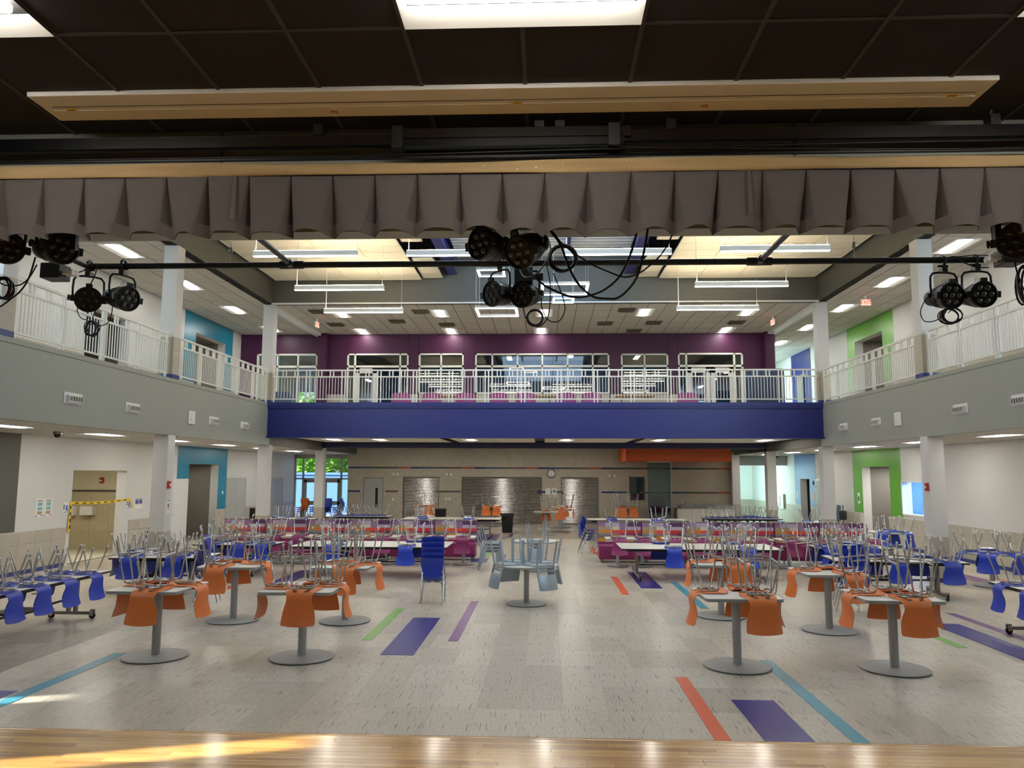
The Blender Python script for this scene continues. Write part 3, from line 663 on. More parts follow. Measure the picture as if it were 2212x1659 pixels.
# ------------------------------------------------------------------ far corridor at right and end walls
ce = struct('wall_corridor_end', B(FR-.2, 45, 0, XR+.3, 45.2, ZC1+.1), 'glow_wall', 'bright white wall at the end of the right corridor', 'wall')
wainscot(ce, 'y', 45, -1, FR, XR, 0)
t = thing('window_2', 'slim bright window in the corridor end wall', 'window', (10.2, 44.98, 0), kind='structure')
obj('frame', MB().box(-.3, -.03, 1.1, -.24, .02, 2.1).box(.24, -.03, 1.1, .3, .02, 2.1).box(-.3, -.03, 2.05, .3, .02, 2.1).box(-.3, -.03, 1.1, .3, .02, 1.15).box(-.02, -.02, 1.1, .02, .02, 2.1), t, m='white_metal'); obj('pane', MB().box(-.25, 0, 1.15, .25, .01, 2.05), t, m='outside_wall')
struct('wall_corridor_left', B(FR-.25, 38.4, 0, FR, 45, ZC1+.1), 'white_wall', 'inner wall of the right corridor', 'wall')
struct('wall_corridor_head', B(FR, 38.5, 2.85, XR, 38.7, ZC1+.1), 'grey_paint', 'grey lintel across the bright corridor', 'wall')
struct('wall_gallery_corridor_end', B(FR-.2, 42, GF, XR+.3, 42.2, ZC2+.1), 'glow_wall', 'bright white end wall of the upper right corridor', 'wall')
struct('wall_gallery_corridor_left', B(9.1, 31.2, GF, 9.3, 42, ZC2+.1), 'white_wall', 'inner wall of the upper right corridor', 'wall')

# ------------------------------------------------------------------ kitchen wall
KH = [(-8.74, -7.75, 0, 2.21), (-6.8, -5.05, .02, 2.24), (-3.96, -.13, .02, 2.25), (.8, 2.58, .02, 2.25), (4.06, 4.76, 1.2, 2.26)]
kw = struct('wall_back', wall_cells('y', 37.3, 37.6, -9.5, 9.0, 0, 3.9, KH), 'taupe_block', 'taupe block wall of the servery with coloured tile bands', 'wall')
seq = ['strip_blue', 'strip_teal', 'strip_green', 'strip_mauve', 'strip_orange']
bands = {m: MB().box(.003, -.008, 0, .607, .0, .085).mesh('band_tile', m) for m in seq}
for zb, o in ((2.63, 0), (1.5, 0)):
    k = 0; x = -9.48
    while x < 8.8:
        if not any(h[0]-.02 < x+.3 < h[1]+.02 and h[2] < zb < h[3] for h in KH): obj('band_tile', bands[seq[(k+o) % 5]], kw, (x, 37.3, zb))
        x += .61; k += 1
bk = MB().box(.003, -.012, 0, .607, 0, .1).mesh('base_tile', 'blue_tile')
for k in range(30):
    x = -9.48+k*.61
    if not any(h[0]-.3 < x+.3 < h[1]+.3 for h in KH[:4]): obj('base_tile', bk, kw, (x, 37.3, 0))
def shutter(label, x0, x1):
    t = thing('roller_shutter', label, 'shutter', ((x0+x1)/2, 37.4, 0), group='servery roller shutters'); h = (x1-x0)/2
    n = 42; H = 2.16/n; vs = []; fs = []; prof = []
    for k in range(n):
        z = .06+k*H
        for a, b in ((0, .0), (.25, -.011), (.5, -.015), (.75, -.011)): prof.append((b, z+a*H))
    prof.append((0, .06+n*H))
    for y, z in prof: vs += [(-h+.03, y, z), (h-.03, y, z)]
    fs = [(2*i, 2*i+1, 2*i+3, 2*i+2) for i in range(len(prof)-1)]
    c = obj('slat_curtain', MB().add(vs, fs, True), t, m='shutter_steel'); tag(c, kind='stuff')
    obj('bottom_bar', MB().box(-h+.03, -.03, .02, h-.03, .02, .075), t, m='steel')
    for s in (-1, 1): obj('guide', MB().box(s*h-.03, -.1, .02, s*h+.03, .03, 2.24), t, m='dark_brown')
    obj('hood', MB().box(-h, -.08, 2.2, h, .05, 2.25), t, m='dark_brown'); obj('backing', MB().box(-h, .12, .02, h, .14, 2.25), t, m='dark_brown')
shutter('narrow steel roller shutter left of the wide one', -6.8, -5.05); shutter('wide steel roller shutter in the middle of the servery', -3.96, -.13); shutter('narrow steel roller shutter right of the clock', .8, 2.58)
t = thing('door_5', 'pale grey door with a slim glass slot in the servery wall', 'door', (-8.245, 37.36, 0), kind='structure')
lf = obj('door_leaf', MB().rbox(-.45, -.03, .01, .45, .02, 2.15, .004, 1), t, m='door_grey')
obj('vision_pane', MB().box(.1, -.036, .75, .22, -.03, 1.7), lf, m='ink'); obj('frame', MB().box(-.5, -.06, 0, -.45, .03, 2.21).box(.45, -.06, 0, .5, .03, 2.21).box(-.5, -.06, 2.15, .5, .03, 2.21), t, m='door_taupe')
obj('handle', MB().tube([(.36, -.03, 1.0), (.36, -.08, 1.0), (.26, -.08, 1.0)], .01, 6), lf, m='steel')
# outlets and switch plates
pt = MB().rbox(-.04, -.012, -.06, .04, 0, .06, .004, 1).box(-.008, -.016, -.012, .008, -.012, .012).mesh('wall_plate', 'skin_white')
for k, (x, z, n) in enumerate([(-7.27, 2.36, 'first plate right of the servery door'), (-7.08, 2.36, 'second plate right of the servery door'), (-4.7, 2.36, 'upper first plate between the two left shutters'), (-4.48, 2.36, 'upper second plate between the two left shutters'), (3.1, 2.33, 'first plate above the far stools by the recess'), (3.35, 2.33, 'second plate above the far stools by the recess'), (-7.27, 1.15, 'low plate beside the servery door'), (-4.7, 1.2, 'lower first plate between the two left shutters'), (-4.55, 1.2, 'lower second plate between the two left shutters')]):
    tag(obj('wall_plate', pt, None, (x, 37.3, z)), 'small white wall plate, '+n, 'wall plate', 'servery wall plates')
# clock
t = thing('wall_clock', 'round white wall clock with black rim above the notices', 'clock', (.33, 37.3, 2.42))
CM = Matrix.Rotation(PI/2, 4, 'X')
obj('rim', MB().lathe([(.2, 0), (.2, .05), (.185, .06), (.175, .05)], 32, CM, cap1=False), t, m='black_plastic'); obj('dial', MB().lathe([(.18, .03), (.18, .035)], 32, CM), t, m='paper')
for k in range(12):
    a = k*PI/6; obj('hour_mark', MB().bar((.13*math.sin(a), -.037, .13*math.cos(a)), (.16*math.sin(a), -.037, .16*math.cos(a)), .004, .016, (math.cos(a), 0, -math.sin(a))), t, m='ink')
for a, L, w in ((PI*1.0, .13, .01), (PI*.98, .09, .014)): obj('hand', MB().bar((0, -.04, 0), (L*math.sin(a), -.04, L*math.cos(a)), .004, w, (math.cos(a), 0, -math.sin(a))), t, m='ink')
for k, (x, m2) in enumerate(((.17, None), (.47, 'paper_blue'))):
    t = tag(obj('notice', MB().box(x-.12, 37.285, 1.42, x+.12, 37.29, 1.72), m='paper'), ('blank white notice' if k == 0 else 'white notice with a grey picture')+' taped beside the right shutter', 'notice')
    if m2: obj('picture', MB().box(x-.07, 37.283, 1.52, x+.07, 37.285, 1.65), t, m='steel')
# servery corner: soffit, glass, sink counter
struct('soffit_servery', B(3.55, 34, 2.97, 8.1, 37.3, 3.7), 'orange_paint', 'burnt orange soffit over the servery recess', 'soffit')
obj('soffit_return', B(8.1, 34, ZC1, 8.9, 34.2, 3.7), bpy.data.objects['soffit_servery'], m='dark_grey_paint')
t = thing('glass_screen', 'dark tinted glass screen under the orange soffit', 'glass screen', (5.15, 35.2, 0))
obj('pane', MB().box(-.52, -.006, .5, .52, .006, 2.95), t, m='tinted_glass'); obj('head_channel', MB().box(-.52, -.03, 2.93, .52, .03, 2.97), t, m='white_metal'); obj('frame', MB().box(.5, -.03, 0, .55, .03, 2.95).box(-.55, -.03, 0, -.5, .03, 1.0), t, m='steel')
obj('base_panel', MB().box(-.52, -.02, 0, .52, .02, .5), t, m='table_black')
t = thing('window_3', 'small hatch window with dark glass in the servery wall', 'window', (4.41, 37.3, 0), kind='structure')
obj('frame', MB().box(-.38, -.02, 1.17, -.34, .1, 2.29).box(.3, -.02, 1.17, .36, .1, 2.29).box(-.38, -.02, 2.24, .36, .1, 2.29).box(-.38, -.02, 1.17, .36, .1, 1.2), t, m='dark_brown'); obj('pane', MB().box(-.35, .04, 1.2, .35, .05, 2.26), t, m='tinted_glass')
struct('wall_kitchen_behind', B(-9.5, 40.5, 0, 9, 40.7, 3.9), 'grey_wall', 'dim kitchen wall behind the hatch', 'wall')
t = thing('sink_counter', 'white panelled counter with stainless top and sink', 'counter', (7.35, 36.2, 0))
for k in range(4): obj('door_panel', MB().rbox(-1.3+k*.65, -.3, .1, -.66+k*.65, -.28, .86, .006, 1), t, m='table_white')
obj('carcass', MB().box(-1.3, -.28, .05, 1.3, .4, .86), t, m='door_grey'); obj('worktop', MB().rbox(-1.34, -.34, .86, 1.34, .42, .9, .008, 1).box(-1.34, .38, .9, 1.34, .42, 1.02), t, m='steel')
obj('basin', MB().box(-1.1, -.1, .9, -.6, .3, .98).box(-1.05, -.05, .98, -.65, .25, .985), t, m='steel'); obj('tap', MB().tube([(-.85, .3, .9), (-.85, .3, 1.1), (-.85, .2, 1.14), (-.85, .12, 1.1)], .014, 8), t, m='chrome')
t = thing('spray_sink', 'dark sink unit with a tall spring tap behind the glass', 'sink', (5.3, 36.5, 0))
obj('body', MB().rbox(-.5, -.3, 0, .5, .35, .9, .01, 1), t, m='table_black'); obj('rim', MB().box(-.54, -.34, .9, .54, .38, .95), t, m='steel'); obj('spring_tap', MB().tube([(.2, .1, .95), (.2, .1, 1.6), (.22, .02, 1.75), (.3, -.08, 1.78), (.36, -.14, 1.68), (.36, -.14, 1.4)], .014, 8), t, m='chrome')

# ------------------------------------------------------------------ glazed entrance at far left and the outside
t = thing('window_4', 'glazed double door entrance with sidelights and transoms', 'entrance', (0, 38.4, 0), kind='structure')
fr_ = MB()
for x in (-12.42, -12.02, -11.0, -10.1, -9.55): fr_.box(x-.04, -.06, 0, x+.04, .06, 3.2)
for z in (2.12, 3.16): fr_.box(-12.45, -.06, z-.04, -9.5, .06, z+.04)
fr_.box(-12.45, -.06, 3.2, -9.5, .06, ZC1+.1)
obj('frame', fr_, t, m='door_grey')
for x0, x1, z0, z1 in ((-12.4, -12.05, .05, 2.1), (-10.05, -9.6, .05, 2.1), (-12.4, -12.05, 2.16, 3.13), (-11.98, -11.04, 2.16, 3.13), (-10.96, -10.14, 2.16, 3.13), (-10.06, -9.6, 2.16, 3.13)):
    obj('pane', MB().box(x0, -.005, z0, x1, .005, z1), t, m='clear_glass')
for x0, x1 in ((-11.97, -11.04), (-10.96, -10.14)):
    lf = obj('door_leaf', MB().box(x0, -.025, .02, x0+.14, .025, 2.08).box(x1-.14, -.025, .02, x1, .025, 2.08).box(x0, -.025, 1.93, x1, .025, 2.08).box(x0, -.025, .02, x1, .025, .25).box(x0, -.025, .82, x1, .025, 1.0), t, m='door_grey')
    obj('pane', MB().box(x0+.1, -.004, .2, x1-.1, .004, 1.98), lf, m='clear_glass'); obj('push_bar', MB().tube([(x0+.08, -.08, 1.0), (x1-.08, -.08, 1.0)], .018, 8), lf, m='steel'); obj('closer', MB().box(x0+.2, -.07, 1.96, x1-.2, -.02, 2.04), lf, m='steel')
struct('ground_outside', B(-40, 38.6, -.4, 20, 90, -.05), 'paving', 'paved ground outside the entrance', 'ground')
struct('wall_outside', MB().box(-26, 47, -.1, 0, 47.3, 2.28).box(-26, 46.9, 2.28, 0, 47.4, 2.42), 'outside_wall', 'pale blue wall outside the glazed entrance', 'wall')
lv = random.Random(3)
for k, (x, y, h, n) in enumerate(((-15.5, 52, 8.5, 'left'), (-12.6, 54, 9.0, 'middle'), (-17.5, 55, 9.0, 'leftmost'), (-10.5, 52.5, 8, 'right'))):
    t = thing('tree', 'sunlit green tree outside the entrance, %s of the group' % n, 'tree', (x, y, -.05), group='trees outside the entrance')
    obj('trunk', MB().tube([(0, 0, 0), (.1, 0, 1.5), (0, .1, 3.2)], [.2, .16, .1], 8), t, m='bark')
    mb = MB()
    for i in range(1300):
        a, b, rr_ = lv.uniform(0, 2*PI), lv.uniform(-1, 1), lv.uniform(.55, 1.0)
        c = Vector((math.cos(a)*math.sqrt(1-b*b)*2.3*rr_, math.sin(a)*math.sqrt(1-b*b)*1.8*rr_, h*.5+b*h*.42*rr_))
        u = Vector((lv.uniform(-1, 1), lv.uniform(-1, 1), lv.uniform(-1, 1))).normalized(); w = u.orthogonal().normalized(); sz = lv.uniform(.16, .34)
        mb.add([c-u*sz, c+w*sz*.5, c+u*sz, c-w*sz*.5], [(0, 1, 2, 3)])
    tag(obj('foliage', mb, t, m='leaf'), kind='stuff')

# ------------------------------------------------------------------ purple gallery wall with windows
WIN = [(-11.75, -9.25, 4.75, 7.25), (-8.02, -5.51, GF, 7.25), (-5.09, -3.26, 5.6, 7.25), (-2.79, 2.61, 5.6, 7.24), (3.08, 4.96, 5.6, 7.22), (5.35, 7.92, GF, 7.24)]
pw = struct('wall_gallery_far', wall_cells('y', 30.9, 31.15, XL, 9.1, GF, ZC2+.1, WIN), 'purple_paint', 'deep purple wall behind the far gallery', 'wall')
obj('pilaster', B(-9.17, 30.6, GF, -8.82, 30.9, ZC2), pw, m='purple_paint'); obj('pilaster', B(8.74, 30.6, GF, 9.1, 30.9, ZC2), pw, m='purple_paint')
for x in (-5.51, -5.09, -3.26, -2.79, 2.61, 3.08, 4.96, 5.35, 7.92, -8.02):
    obj('panel_joint', B(x-.006, 30.893, 7.25, x+.006, 30.9, ZC2), pw, m='ink')
for x0, x1 in ((-9.2, -8.05), (-5.48, -5.1), (-5.05, -3.3), (-3.24, -2.8), (-2.75, 2.58), (2.64, 3.06), (3.1, 4.95), (4.98, 5.33), (7.95, 8.74)):
    obj('tiled_dado', B(x0, 30.885, GF, x1, 30.9, 5.58), pw, m='wainscot_tile')
def glazing(name, label, x0, x1, z0, z1, mull, doors=()):
    t = thing(name, label, 'window', ((x0+x1)/2, 30.9, 0), kind='structure'); c = (x0+x1)/2
    fr = MB().box(x0-c, -.03, z0, x0-c+.06, .12, z1).box(x1-c-.06, -.03, z0, x1-c, .12, z1).box(x0-c, -.03, z1-.06, x1-c, .12, z1).box(x0-c, -.03, 6.68, x1-c, .12, 6.76)
    if z0 > 5: fr.box(x0-c, -.03, z0, x1-c, .12, z0+.06)
    for x in mull: fr.box(x-c-.03, -.03, z0, x-c+.03, .12, z1)
    obj('frame', fr, t, m='rail_white')
    xs = [x0]+list(mull)+[x1]
    for a, b in zip(xs[:-1], xs[1:]):
        obj('pane', MB().box(a-c+.03, .04, 6.76, b-c-.03, .05, z1-.05), t, m='window_glass')
        if not any(d0-.05 < (a+b)/2 < d1+.05 for d0, d1, *_ in doors): obj('pane', MB().box(a-c+.03, .04, z0, b-c-.03, .05, 6.68), t, m='window_glass')
    for d0, d1, opened in doors:
        if opened: continue
        lf = obj('door_leaf', MB().box(d0-c, 0, GF, d0-c+.17, .05, 6.66).box(d1-c-.17, 0, GF, d1-c, .05, 6.66).box(d0-c, 0, 6.45, d1-c, .05, 6.66).box(d0-c, 0, GF, d1-c, .05, 5.2), t, m='white_wall')
        obj('pane', MB().box(d0-c+.15, .02, 5.18, d1-c-.15, .03, 6.47), lf, m='window_glass'); obj('handle', MB().tube([(d1-c-.1, -.0, 5.1), (d1-c-.1, -.06, 5.1), (d1-c-.2, -.06, 5.1)], .01, 6), lf, m='ink')
glazing('window_5', 'three-pane window at the left end of the purple wall', *WIN[0], [-10.9, -10.05])
glazing('window_6', 'glazed doorway with one leaf open in the purple wall', *WIN[1], [-7.7, -5.85], [(-7.67, -6.8, False), (-6.75, -5.88, True)])
glazing('window_7', 'two-pane window between purple piers on the left', *WIN[2], [-4.18])
glazing('window_8', 'wide six-pane window in the middle of the purple wall', *WIN[3], [-2.1, -1.08, -.08, .94, 1.95])
glazing('window_9', 'two-pane window between purple piers on the right', *WIN[4], [4.02])
glazing('window_10', 'glazed double door near the right end of the purple wall', *WIN[5], [5.68, 7.58], [(5.71, 6.61, False), (6.65, 7.55, False)])
# rooms behind the purple wall
struct('wall_studio_back', wall_cells('y', 37.8, 38, XL-.3, 9.3, GF, ZC2+.1, [(-12.3, -11.1, 4.8, 6.4), (-9.5, -8.9, 4.8, 6.4)]), 'sky_blue_paint', 'blue back wall of the room behind the purple wall', 'wall')
struct('ceiling_studio', B(XL-.3, 31.15, 7.75, 9.3, 38, ZC2+.1), 'dark_brown', 'dark ceiling of the room behind the purple wall', 'ceiling')
struct('wall_studio_partition', B(-8.9, 31.15, GF, -8.75, 38, 7.75), 'grey_paint', 'partition behind the purple pilaster', 'wall')
struct('wall_studio_left', B(XL-.3, 31.15, GF, XL, 38, 7.75), 'grey_paint', 'left wall of the small room behind the purple wall', 'wall')
for k, (x, y) in enumerate(((-6.2, 33.2), (-1.6, 35.2), (1.2, 34.4), (4.2, 35.0), (6.6, 33.0))):
    t = thing('studio_light', 'slim ceiling light glimpsed behind the purple wall glazing, number %s from left' % ('one', 'two', 'three', 'four', 'five')[k], 'ceiling light', (x, y, 7.68))
    obj('body', MB().box(-.12, -.6, .0, .12, .6, .06), t, m='white_metal'); obj('lens', MB().box(-.1, -.58, -.01, .1, .58, .0), t, m='room_light')

# ------------------------------------------------------------------ railings
bal_me = MB().box(-.008, -.008, 0, .008, .008, .72).mesh('baluster', 'rail_white')
def railing(label, p, q, n_bays):
    p = Vector(p); q = Vector(q); d = q-p; L = d.length; a = math.atan2(d.y, d.x)
    t = thing('gallery_railing', label, 'railing', p, a, kind=None)
    obj('top_rail', MB().rbox(0, -.025, 1.05, L, .025, 1.10, .006, 1), t, m='rail_white'); obj('mid_rail', MB().box(0, -.018, .84, L, .018, .88), t, m='rail_white'); obj('bottom_rail', MB().box(0, -.018, .1, L, .018, .135), t, m='rail_white')
    n3 = n_bays*3; step = L/n3
    short = MB().box(-.018, -.015, .88, .018, .015, 1.05).mesh('short_post', 'rail_white'); post = MB().box(-.02, -.02, 0, .02, .02, 1.05).mesh('post', 'rail_white')
    for k in range(n3+1):
        x = k*step
        for s in (-.055, .055):
            if k in (0, n3) and ((k == 0) == (s < 0)): continue
            obj('post' if k % 3 == 0 else 'short_post', post if k % 3 == 0 else short, t, (x+s, 0, 0))
    nb = round(L/.1)
    for k in range(1, nb):
        x = k*L/nb
        if abs((x/(3*step)) - round(x/(3*step)))*3*step < .08: continue
        obj('baluster', bal_me, t, (x, 0, .13))
railing('white baluster railing across the far gallery above the blue beam', (FL+.1, 25.12, ZG), (FR-.1, 25.12, ZG), 15)
railing('white baluster railing of the left gallery nearest the stage', (FL-.1, 12.8, ZG), (FL-.1, 18.3, ZG), 4)
railing('white baluster railing of the left gallery beyond the middle column', (FL-.1, 18.85, ZG), (FL-.1, 25.15, ZG), 5)
railing('white baluster railing of the right gallery nearest the stage', (FR+.1, 12.8, ZG), (FR+.1, 18.3, ZG), 4)
railing('white baluster railing of the right gallery beyond the middle column', (FR+.1, 18.85, ZG), (FR+.1, 25.15, ZG), 5)
# ------------------------------------------------------------------ ceiling lights
tr_h = MB().box(-.3, -.61, .02, .3, .61, .05).box(-.305, -.615, -.006, -.285, .615, .02).box(.285, -.615, -.006, .305, .615, .02).box(-.305, -.615, -.006, .305, -.595, .02).box(-.305, .595, -.006, .305, .615, .02).mesh('housing', 'white_metal')
tr_r = MB().add([(-.285, -.6, -.004), (-.285, .6, -.004), (-.1, .6, .016), (-.1, -.6, .016), (.285, -.6, -.004), (.285, .6, -.004), (.1, .6, .016), (.1, -.6, .016)], [(0, 3, 2, 1), (4, 5, 6, 7)]).mesh('reflector', 'white_metal')
tr_l = MB().rbox(-.1, -.595, -.008, .1, .595, .014, .006, 1).mesh('lens', 'lamp_troffer')
def troffer(x, y, z, label, group):
    t = thing('ceiling_light', label, 'ceiling light', (x, y, z), group=group)
    obj('housing', tr_h, t); obj('reflector', tr_r, t); obj('lens', tr_l, t)
ordn = ('first', 'second', 'third', 'fourth', 'fifth', 'sixth', 'seventh', 'eighth', 'ninth', 'tenth')
for s, x, n in ((-1, -10.78, 'left'), (1, 10.15, 'right')):
    for k, y in enumerate((11.6, 15.2, 18.8, 22.4, 26.0, 29.6) if s < 0 else (11.6, 15.4, 19.0, 22.6, 26.2, 29.7, 33.3, 36.9)):  # those nearest the stage are out of view, added for lighting
        troffer(x, y, ZC2-.012, 'recessed strip light in the upper %s gallery ceiling, %s from the stage' % (n, ordn[k]), 'upper gallery ceiling lights')
    for k, y in enumerate((10.9, 14.6, 18.1, 21.6, 25.1, 28.6, 32.2) if s < 0 else (10.9, 14.3, 17.8, 21.5, 25.2, 28.8, 32.4, 36.0)):
        troffer((-10.55 if s < 0 else 10.25), y, ZC1-.012, 'recessed strip light in the lower %s aisle ceiling, %s from the stage' % (n, ordn[k]), 'lower aisle ceiling lights')
for r, (y, xs) in enumerate(((26.75, (-7.25, -3.68, 0, 3.5, 7.1)), (30.2, (-7.3, -3.72, -.12, 7.12)))):
    for k, x in enumerate(xs): troffer(x, y, ZC2-.012, 'recessed strip light over the far gallery, %s row, %s from left' % (('front', 'back')[r], ordn[k]), 'far gallery ceiling lights')
for k, x in enumerate((-7.8, -6.1, -2.7, .8, 4.2, 8.0)): troffer(x, 28.4, 3.645, 'recessed light under the far gallery, %s from left' % ordn[k], 'servery ceiling lights')
for k, x in enumerate((-6.2, -2.2, 1.4)): troffer(x, 34.6, 3.7, 'recessed light in front of the roller shutters, %s from left' % ordn[k], 'servery ceiling lights')
# linear pendants
li_b = MB().box(-1.22, -.045, .012, 1.22, .045, .13).mesh('body', 'white_metal'); li_l = MB().box(-1.215, -.043, 0, 1.215, .043, .012).mesh('lens', 'lamp_linear'); li_u = MB().box(-1.2, -.035, .13, 1.2, .035, .137).mesh('uplight', 'lamp_uplight')
def linear(x, y, z, ztop, label):
    t = thing('linear_pendant', label, 'pendant light', (x, y, z), group='linear pendant lights')
    obj('body', li_b, t); obj('lens', li_l, t); obj('uplight', li_u, t)
    obj('stem', MB().tube([(-1.17, 0, .12), (-1.17, 0, ztop-z)], .012, 6), t, m='white_metal'); obj('wire', MB().tube([(1.17, 0, .12), (1.17, 0, ztop-z)], .003, 5), t, m='white_metal')
rows_l = (('front', 17.27, 7.42), ('middle', 20.28, 7.34), ('back', 23.1, 7.31))
for n, y, z in rows_l:
    linear(-5.54, y, z, 8.78, 'slim white strip pendant over the left tables, %s row' % n); linear(5.22, y, z+.03, 8.78, 'slim white strip pendant over the right tables, %s row' % n)
linear(-1.97, 17.35, 7.43, 9.6, 'slim white strip pendant behind the central lamps, left one'); linear(1.68, 17.3, 7.41, 9.6, 'slim white strip pendant behind the central lamps, right one')
for n, y in (('nearer', 14.2), ('nearest', 11.2)):  # unseen rows added to light the near floor
    for x, w in ((-5.54, 'far left'), (-1.97, 'left centre'), (1.68, 'right centre'), (5.22, 'far right')): linear(x, y, 7.42, 9.72, 'added unseen strip pendant of the %s row above the stage front, %s' % (n, w))
# ring pendants
def ring(x, y, z, w, label):
    t = thing('ring_pendant', label, 'pendant light', (x, y, z), group='square ring pendants'); h = w/2; b = .07
    fr = lambda o, z0, z1, bb: MB().box(-o, -o, z0, o, -o+bb, z1).box(-o, o-bb, z0, o, o, z1).box(-o, -o+bb, z0, -o+bb, o-bb, z1).box(o-bb, -o+bb, z0, o, o-bb, z1)
    obj('body', fr(h, .012, .07, b), t, m='steel'); obj('lens', fr(h-.004, 0, .012, b-.008), t, m='lamp_ring')
    wr = MB()
    for sx in (-1, 1):
        for sy in (-1, 1): wr.tube([(sx*(h-.03), sy*(h-.03), .06), (sx*(h-.03), sy*(h-.03), 9.6-z)], .003, 4)
    obj('wires', wr, t, m='white_metal')
ring(-1.47, 21.0, 7.96, .76, 'small square ring light left of the central lamps'); ring(.52, 19.4, 7.1, 1.2, 'large square ring light right of the central lamps'); ring(-1.36, 22.0, 7.06, 1.2, 'large square ring light hanging lowest')
ring(.59, 23.5, 7.73, .66, 'small square ring light just below the large right one'); ring(-.71, 21.9, 7.68, .68, 'small square ring light half hidden by a lamp')

# ------------------------------------------------------------------ ceiling grilles, exit signs, fascia grilles
vg = MB().box(-.3, -.3, 0, .3, .3, .012)
vf = MB()
for k in range(5): vf.bar((-.26, -.22+k*.11, -.006), (.26, -.22+k*.11, -.006), .02, .08, (0, .6, 1))
vg_me, vf_me = vg.mesh('plate', 'ceiling_grid'), vf.mesh('louvre_blades', 'dark_brown')
for k, (x, y) in enumerate(((-7.92, 26.3), (-7.93, 28.7), (-4.31, 26.4), (-3.7, 28.8), (-5.47, 28.1), (2.84, 26.3), (2.28, 28.7), (3.53, 30.2), (4.08, 28.6), (7.14, 28.6))):
    t = thing('ceiling_grille', 'grey square air grille in the far gallery ceiling, %s from left' % ordn[k], 'air grille', (x, y, ZC2-.015), group='far gallery ceiling grilles'); obj('plate', vg_me, t); obj('louvre_blades', vf_me, t)
def exit_sign(label, x, y, z, rz):
    t = thing('exit_sign', label, 'exit sign', (x, y, z), rz)
    obj('case', MB().rbox(-.16, -.02, -.1, .16, .02, .1, .006, 1), t, m='white_metal')
    p = obj('face', MB().box(-.15, -.024, -.09, .15, -.02, .09), t, m='exit_red')
    cu = bpy.data.curves.new('lettering', 'FONT'); cu.body = 'EXIT'; cu.size = .17; cu.align_x = 'CENTER'; cu.align_y = 'CENTER'; cu.extrude = .001; cu.materials.append(MATS['ink'])
    tmp = bpy.data.objects.new('lettering_curve', cu); me = bpy.data.meshes.new_from_object(tmp); bpy.data.objects.remove(tmp)
    obj('lettering', me, t, (0, -.026, 0), (PI/2, 0, 0))
    obj('mount', MB().box(-.03, -.02, .1, .03, .02, .22), t, m='white_metal')
exit_sign('glowing red exit sign facing the hall in the right gallery', 10.14, 24.4, 7.83, 0)
exit_sign('red exit sign seen edge-on at the left of the far gallery', -8.3, 27.5, 7.8, PI/2*.93)
exit_sign('red exit sign seen edge-on at the right of the far gallery', 8.12, 27.4, 7.8, -PI/2*.93)
gp = MB().rbox(0, -.29, -.11, .012, .29, .11, .003, 1).mesh('plate', 'white_metal'); gb = MB().box(.012, -.23, -.075, .07, .23, .05).mesh('drum', 'white_metal')
gf = MB()
for k in range(6): gf.box(.05, -.2+k*.08-.006, -.06, .085, -.2+k*.08+.006, .04)
gf_me = gf.mesh('fins', 'white_metal'); gs = MB().box(.0705, -.215, -.055, .072, .215, .035).mesh('slot', 'dark_brown')
for s, ys in ((1, (14.5, 16.68, 20.9, 23.1)), (-1, (14.76, 16.87, 21.1, 23.37))):
    for k, y in enumerate(ys):
        t = thing('wall_grille', 'white drum air grille on the %s gallery front, %s from the stage' % ('left' if s > 0 else 'right', ordn[k]), 'air grille', (FL if s > 0 else FR, y, 3.84), 0 if s > 0 else PI, group='gallery front grilles')
        obj('plate', gp, t); obj('drum', gb, t); obj('slot', gs, t); tag(obj('fins', gf_me, t), kind='stuff')
    t = thing('wall_speaker', 'white upright wall speaker on the %s gallery front' % ('left' if s > 0 else 'right'), 'speaker', (FL if s > 0 else FR, 19.54 if s > 0 else 19.8, 3.83), 0 if s > 0 else PI)
    obj('case', MB().rbox(0, -.18, -.17, .03, .18, .17, .006, 1), t, m='white_metal'); obj('cone_grille', MB().lathe([(.1, 0), (.1, .004), (.06, .006)], 24, Matrix.Translation((.03, 0, 0)) @ Matrix.Rotation(PI/2, 4, 'Y')), t, m='rail_white')
t = thing('dome_camera', 'small dark dome camera under the left aisle ceiling', 'camera', (-10.9, 16.9, ZC1)); obj('mount', MB().lathe([(.09, 0), (.09, -.06)], 20), t, m='steel'); obj('dome', MB().lathe([(.07, -.06), (.065, -.1), (.04, -.13), (.005, -.14)], 20), t, m='black_gloss')
t = thing('dome_camera', 'dark dome camera above the pale blue wall', 'camera', (11.3, 38.2, ZC1)); obj('mount', MB().lathe([(.09, 0), (.09, -.04)], 20), t, m='steel'); obj('dome', MB().lathe([(.07, -.04), (.065, -.08), (.04, -.11), (.005, -.12)], 20), t, m='black_gloss')

# ------------------------------------------------------------------ wall signs, alarms, washroom fittings
def alarm(label, loc, rz):
    t = thing('fire_alarm', label, 'fire alarm', loc, rz); obj('case', MB().rbox(0, -.06, -.09, .05, .06, .09, .008, 1), t, m='red_plastic'); obj('strobe', MB().rbox(.05, -.03, -.03, .075, .03, .02, .005, 1), t, m='skin_white')
alarm('red fire alarm on the left middle column', (FL, 18.5, 2.13), 0); alarm('red fire alarm on the right middle column', (FR, 18.5, 2.16), PI); alarm('red fire alarm inside the washroom lobby', (-14.04, 24.18, 2.16), -PI/2)
t = thing('hand_dryer', 'white wall hand dryer in the washroom lobby', 'hand dryer', (-14.38, 24.18, 1.2)); obj('cover', MB().prism([(-.22, 0), (.22, 0), (.2, -.2), (-.2, -.2)], -.12, .15), t, m='skin_white'); obj('nozzle', MB().box(-.1, -.17, -.16, .1, -.05, -.12), t, m='steel')
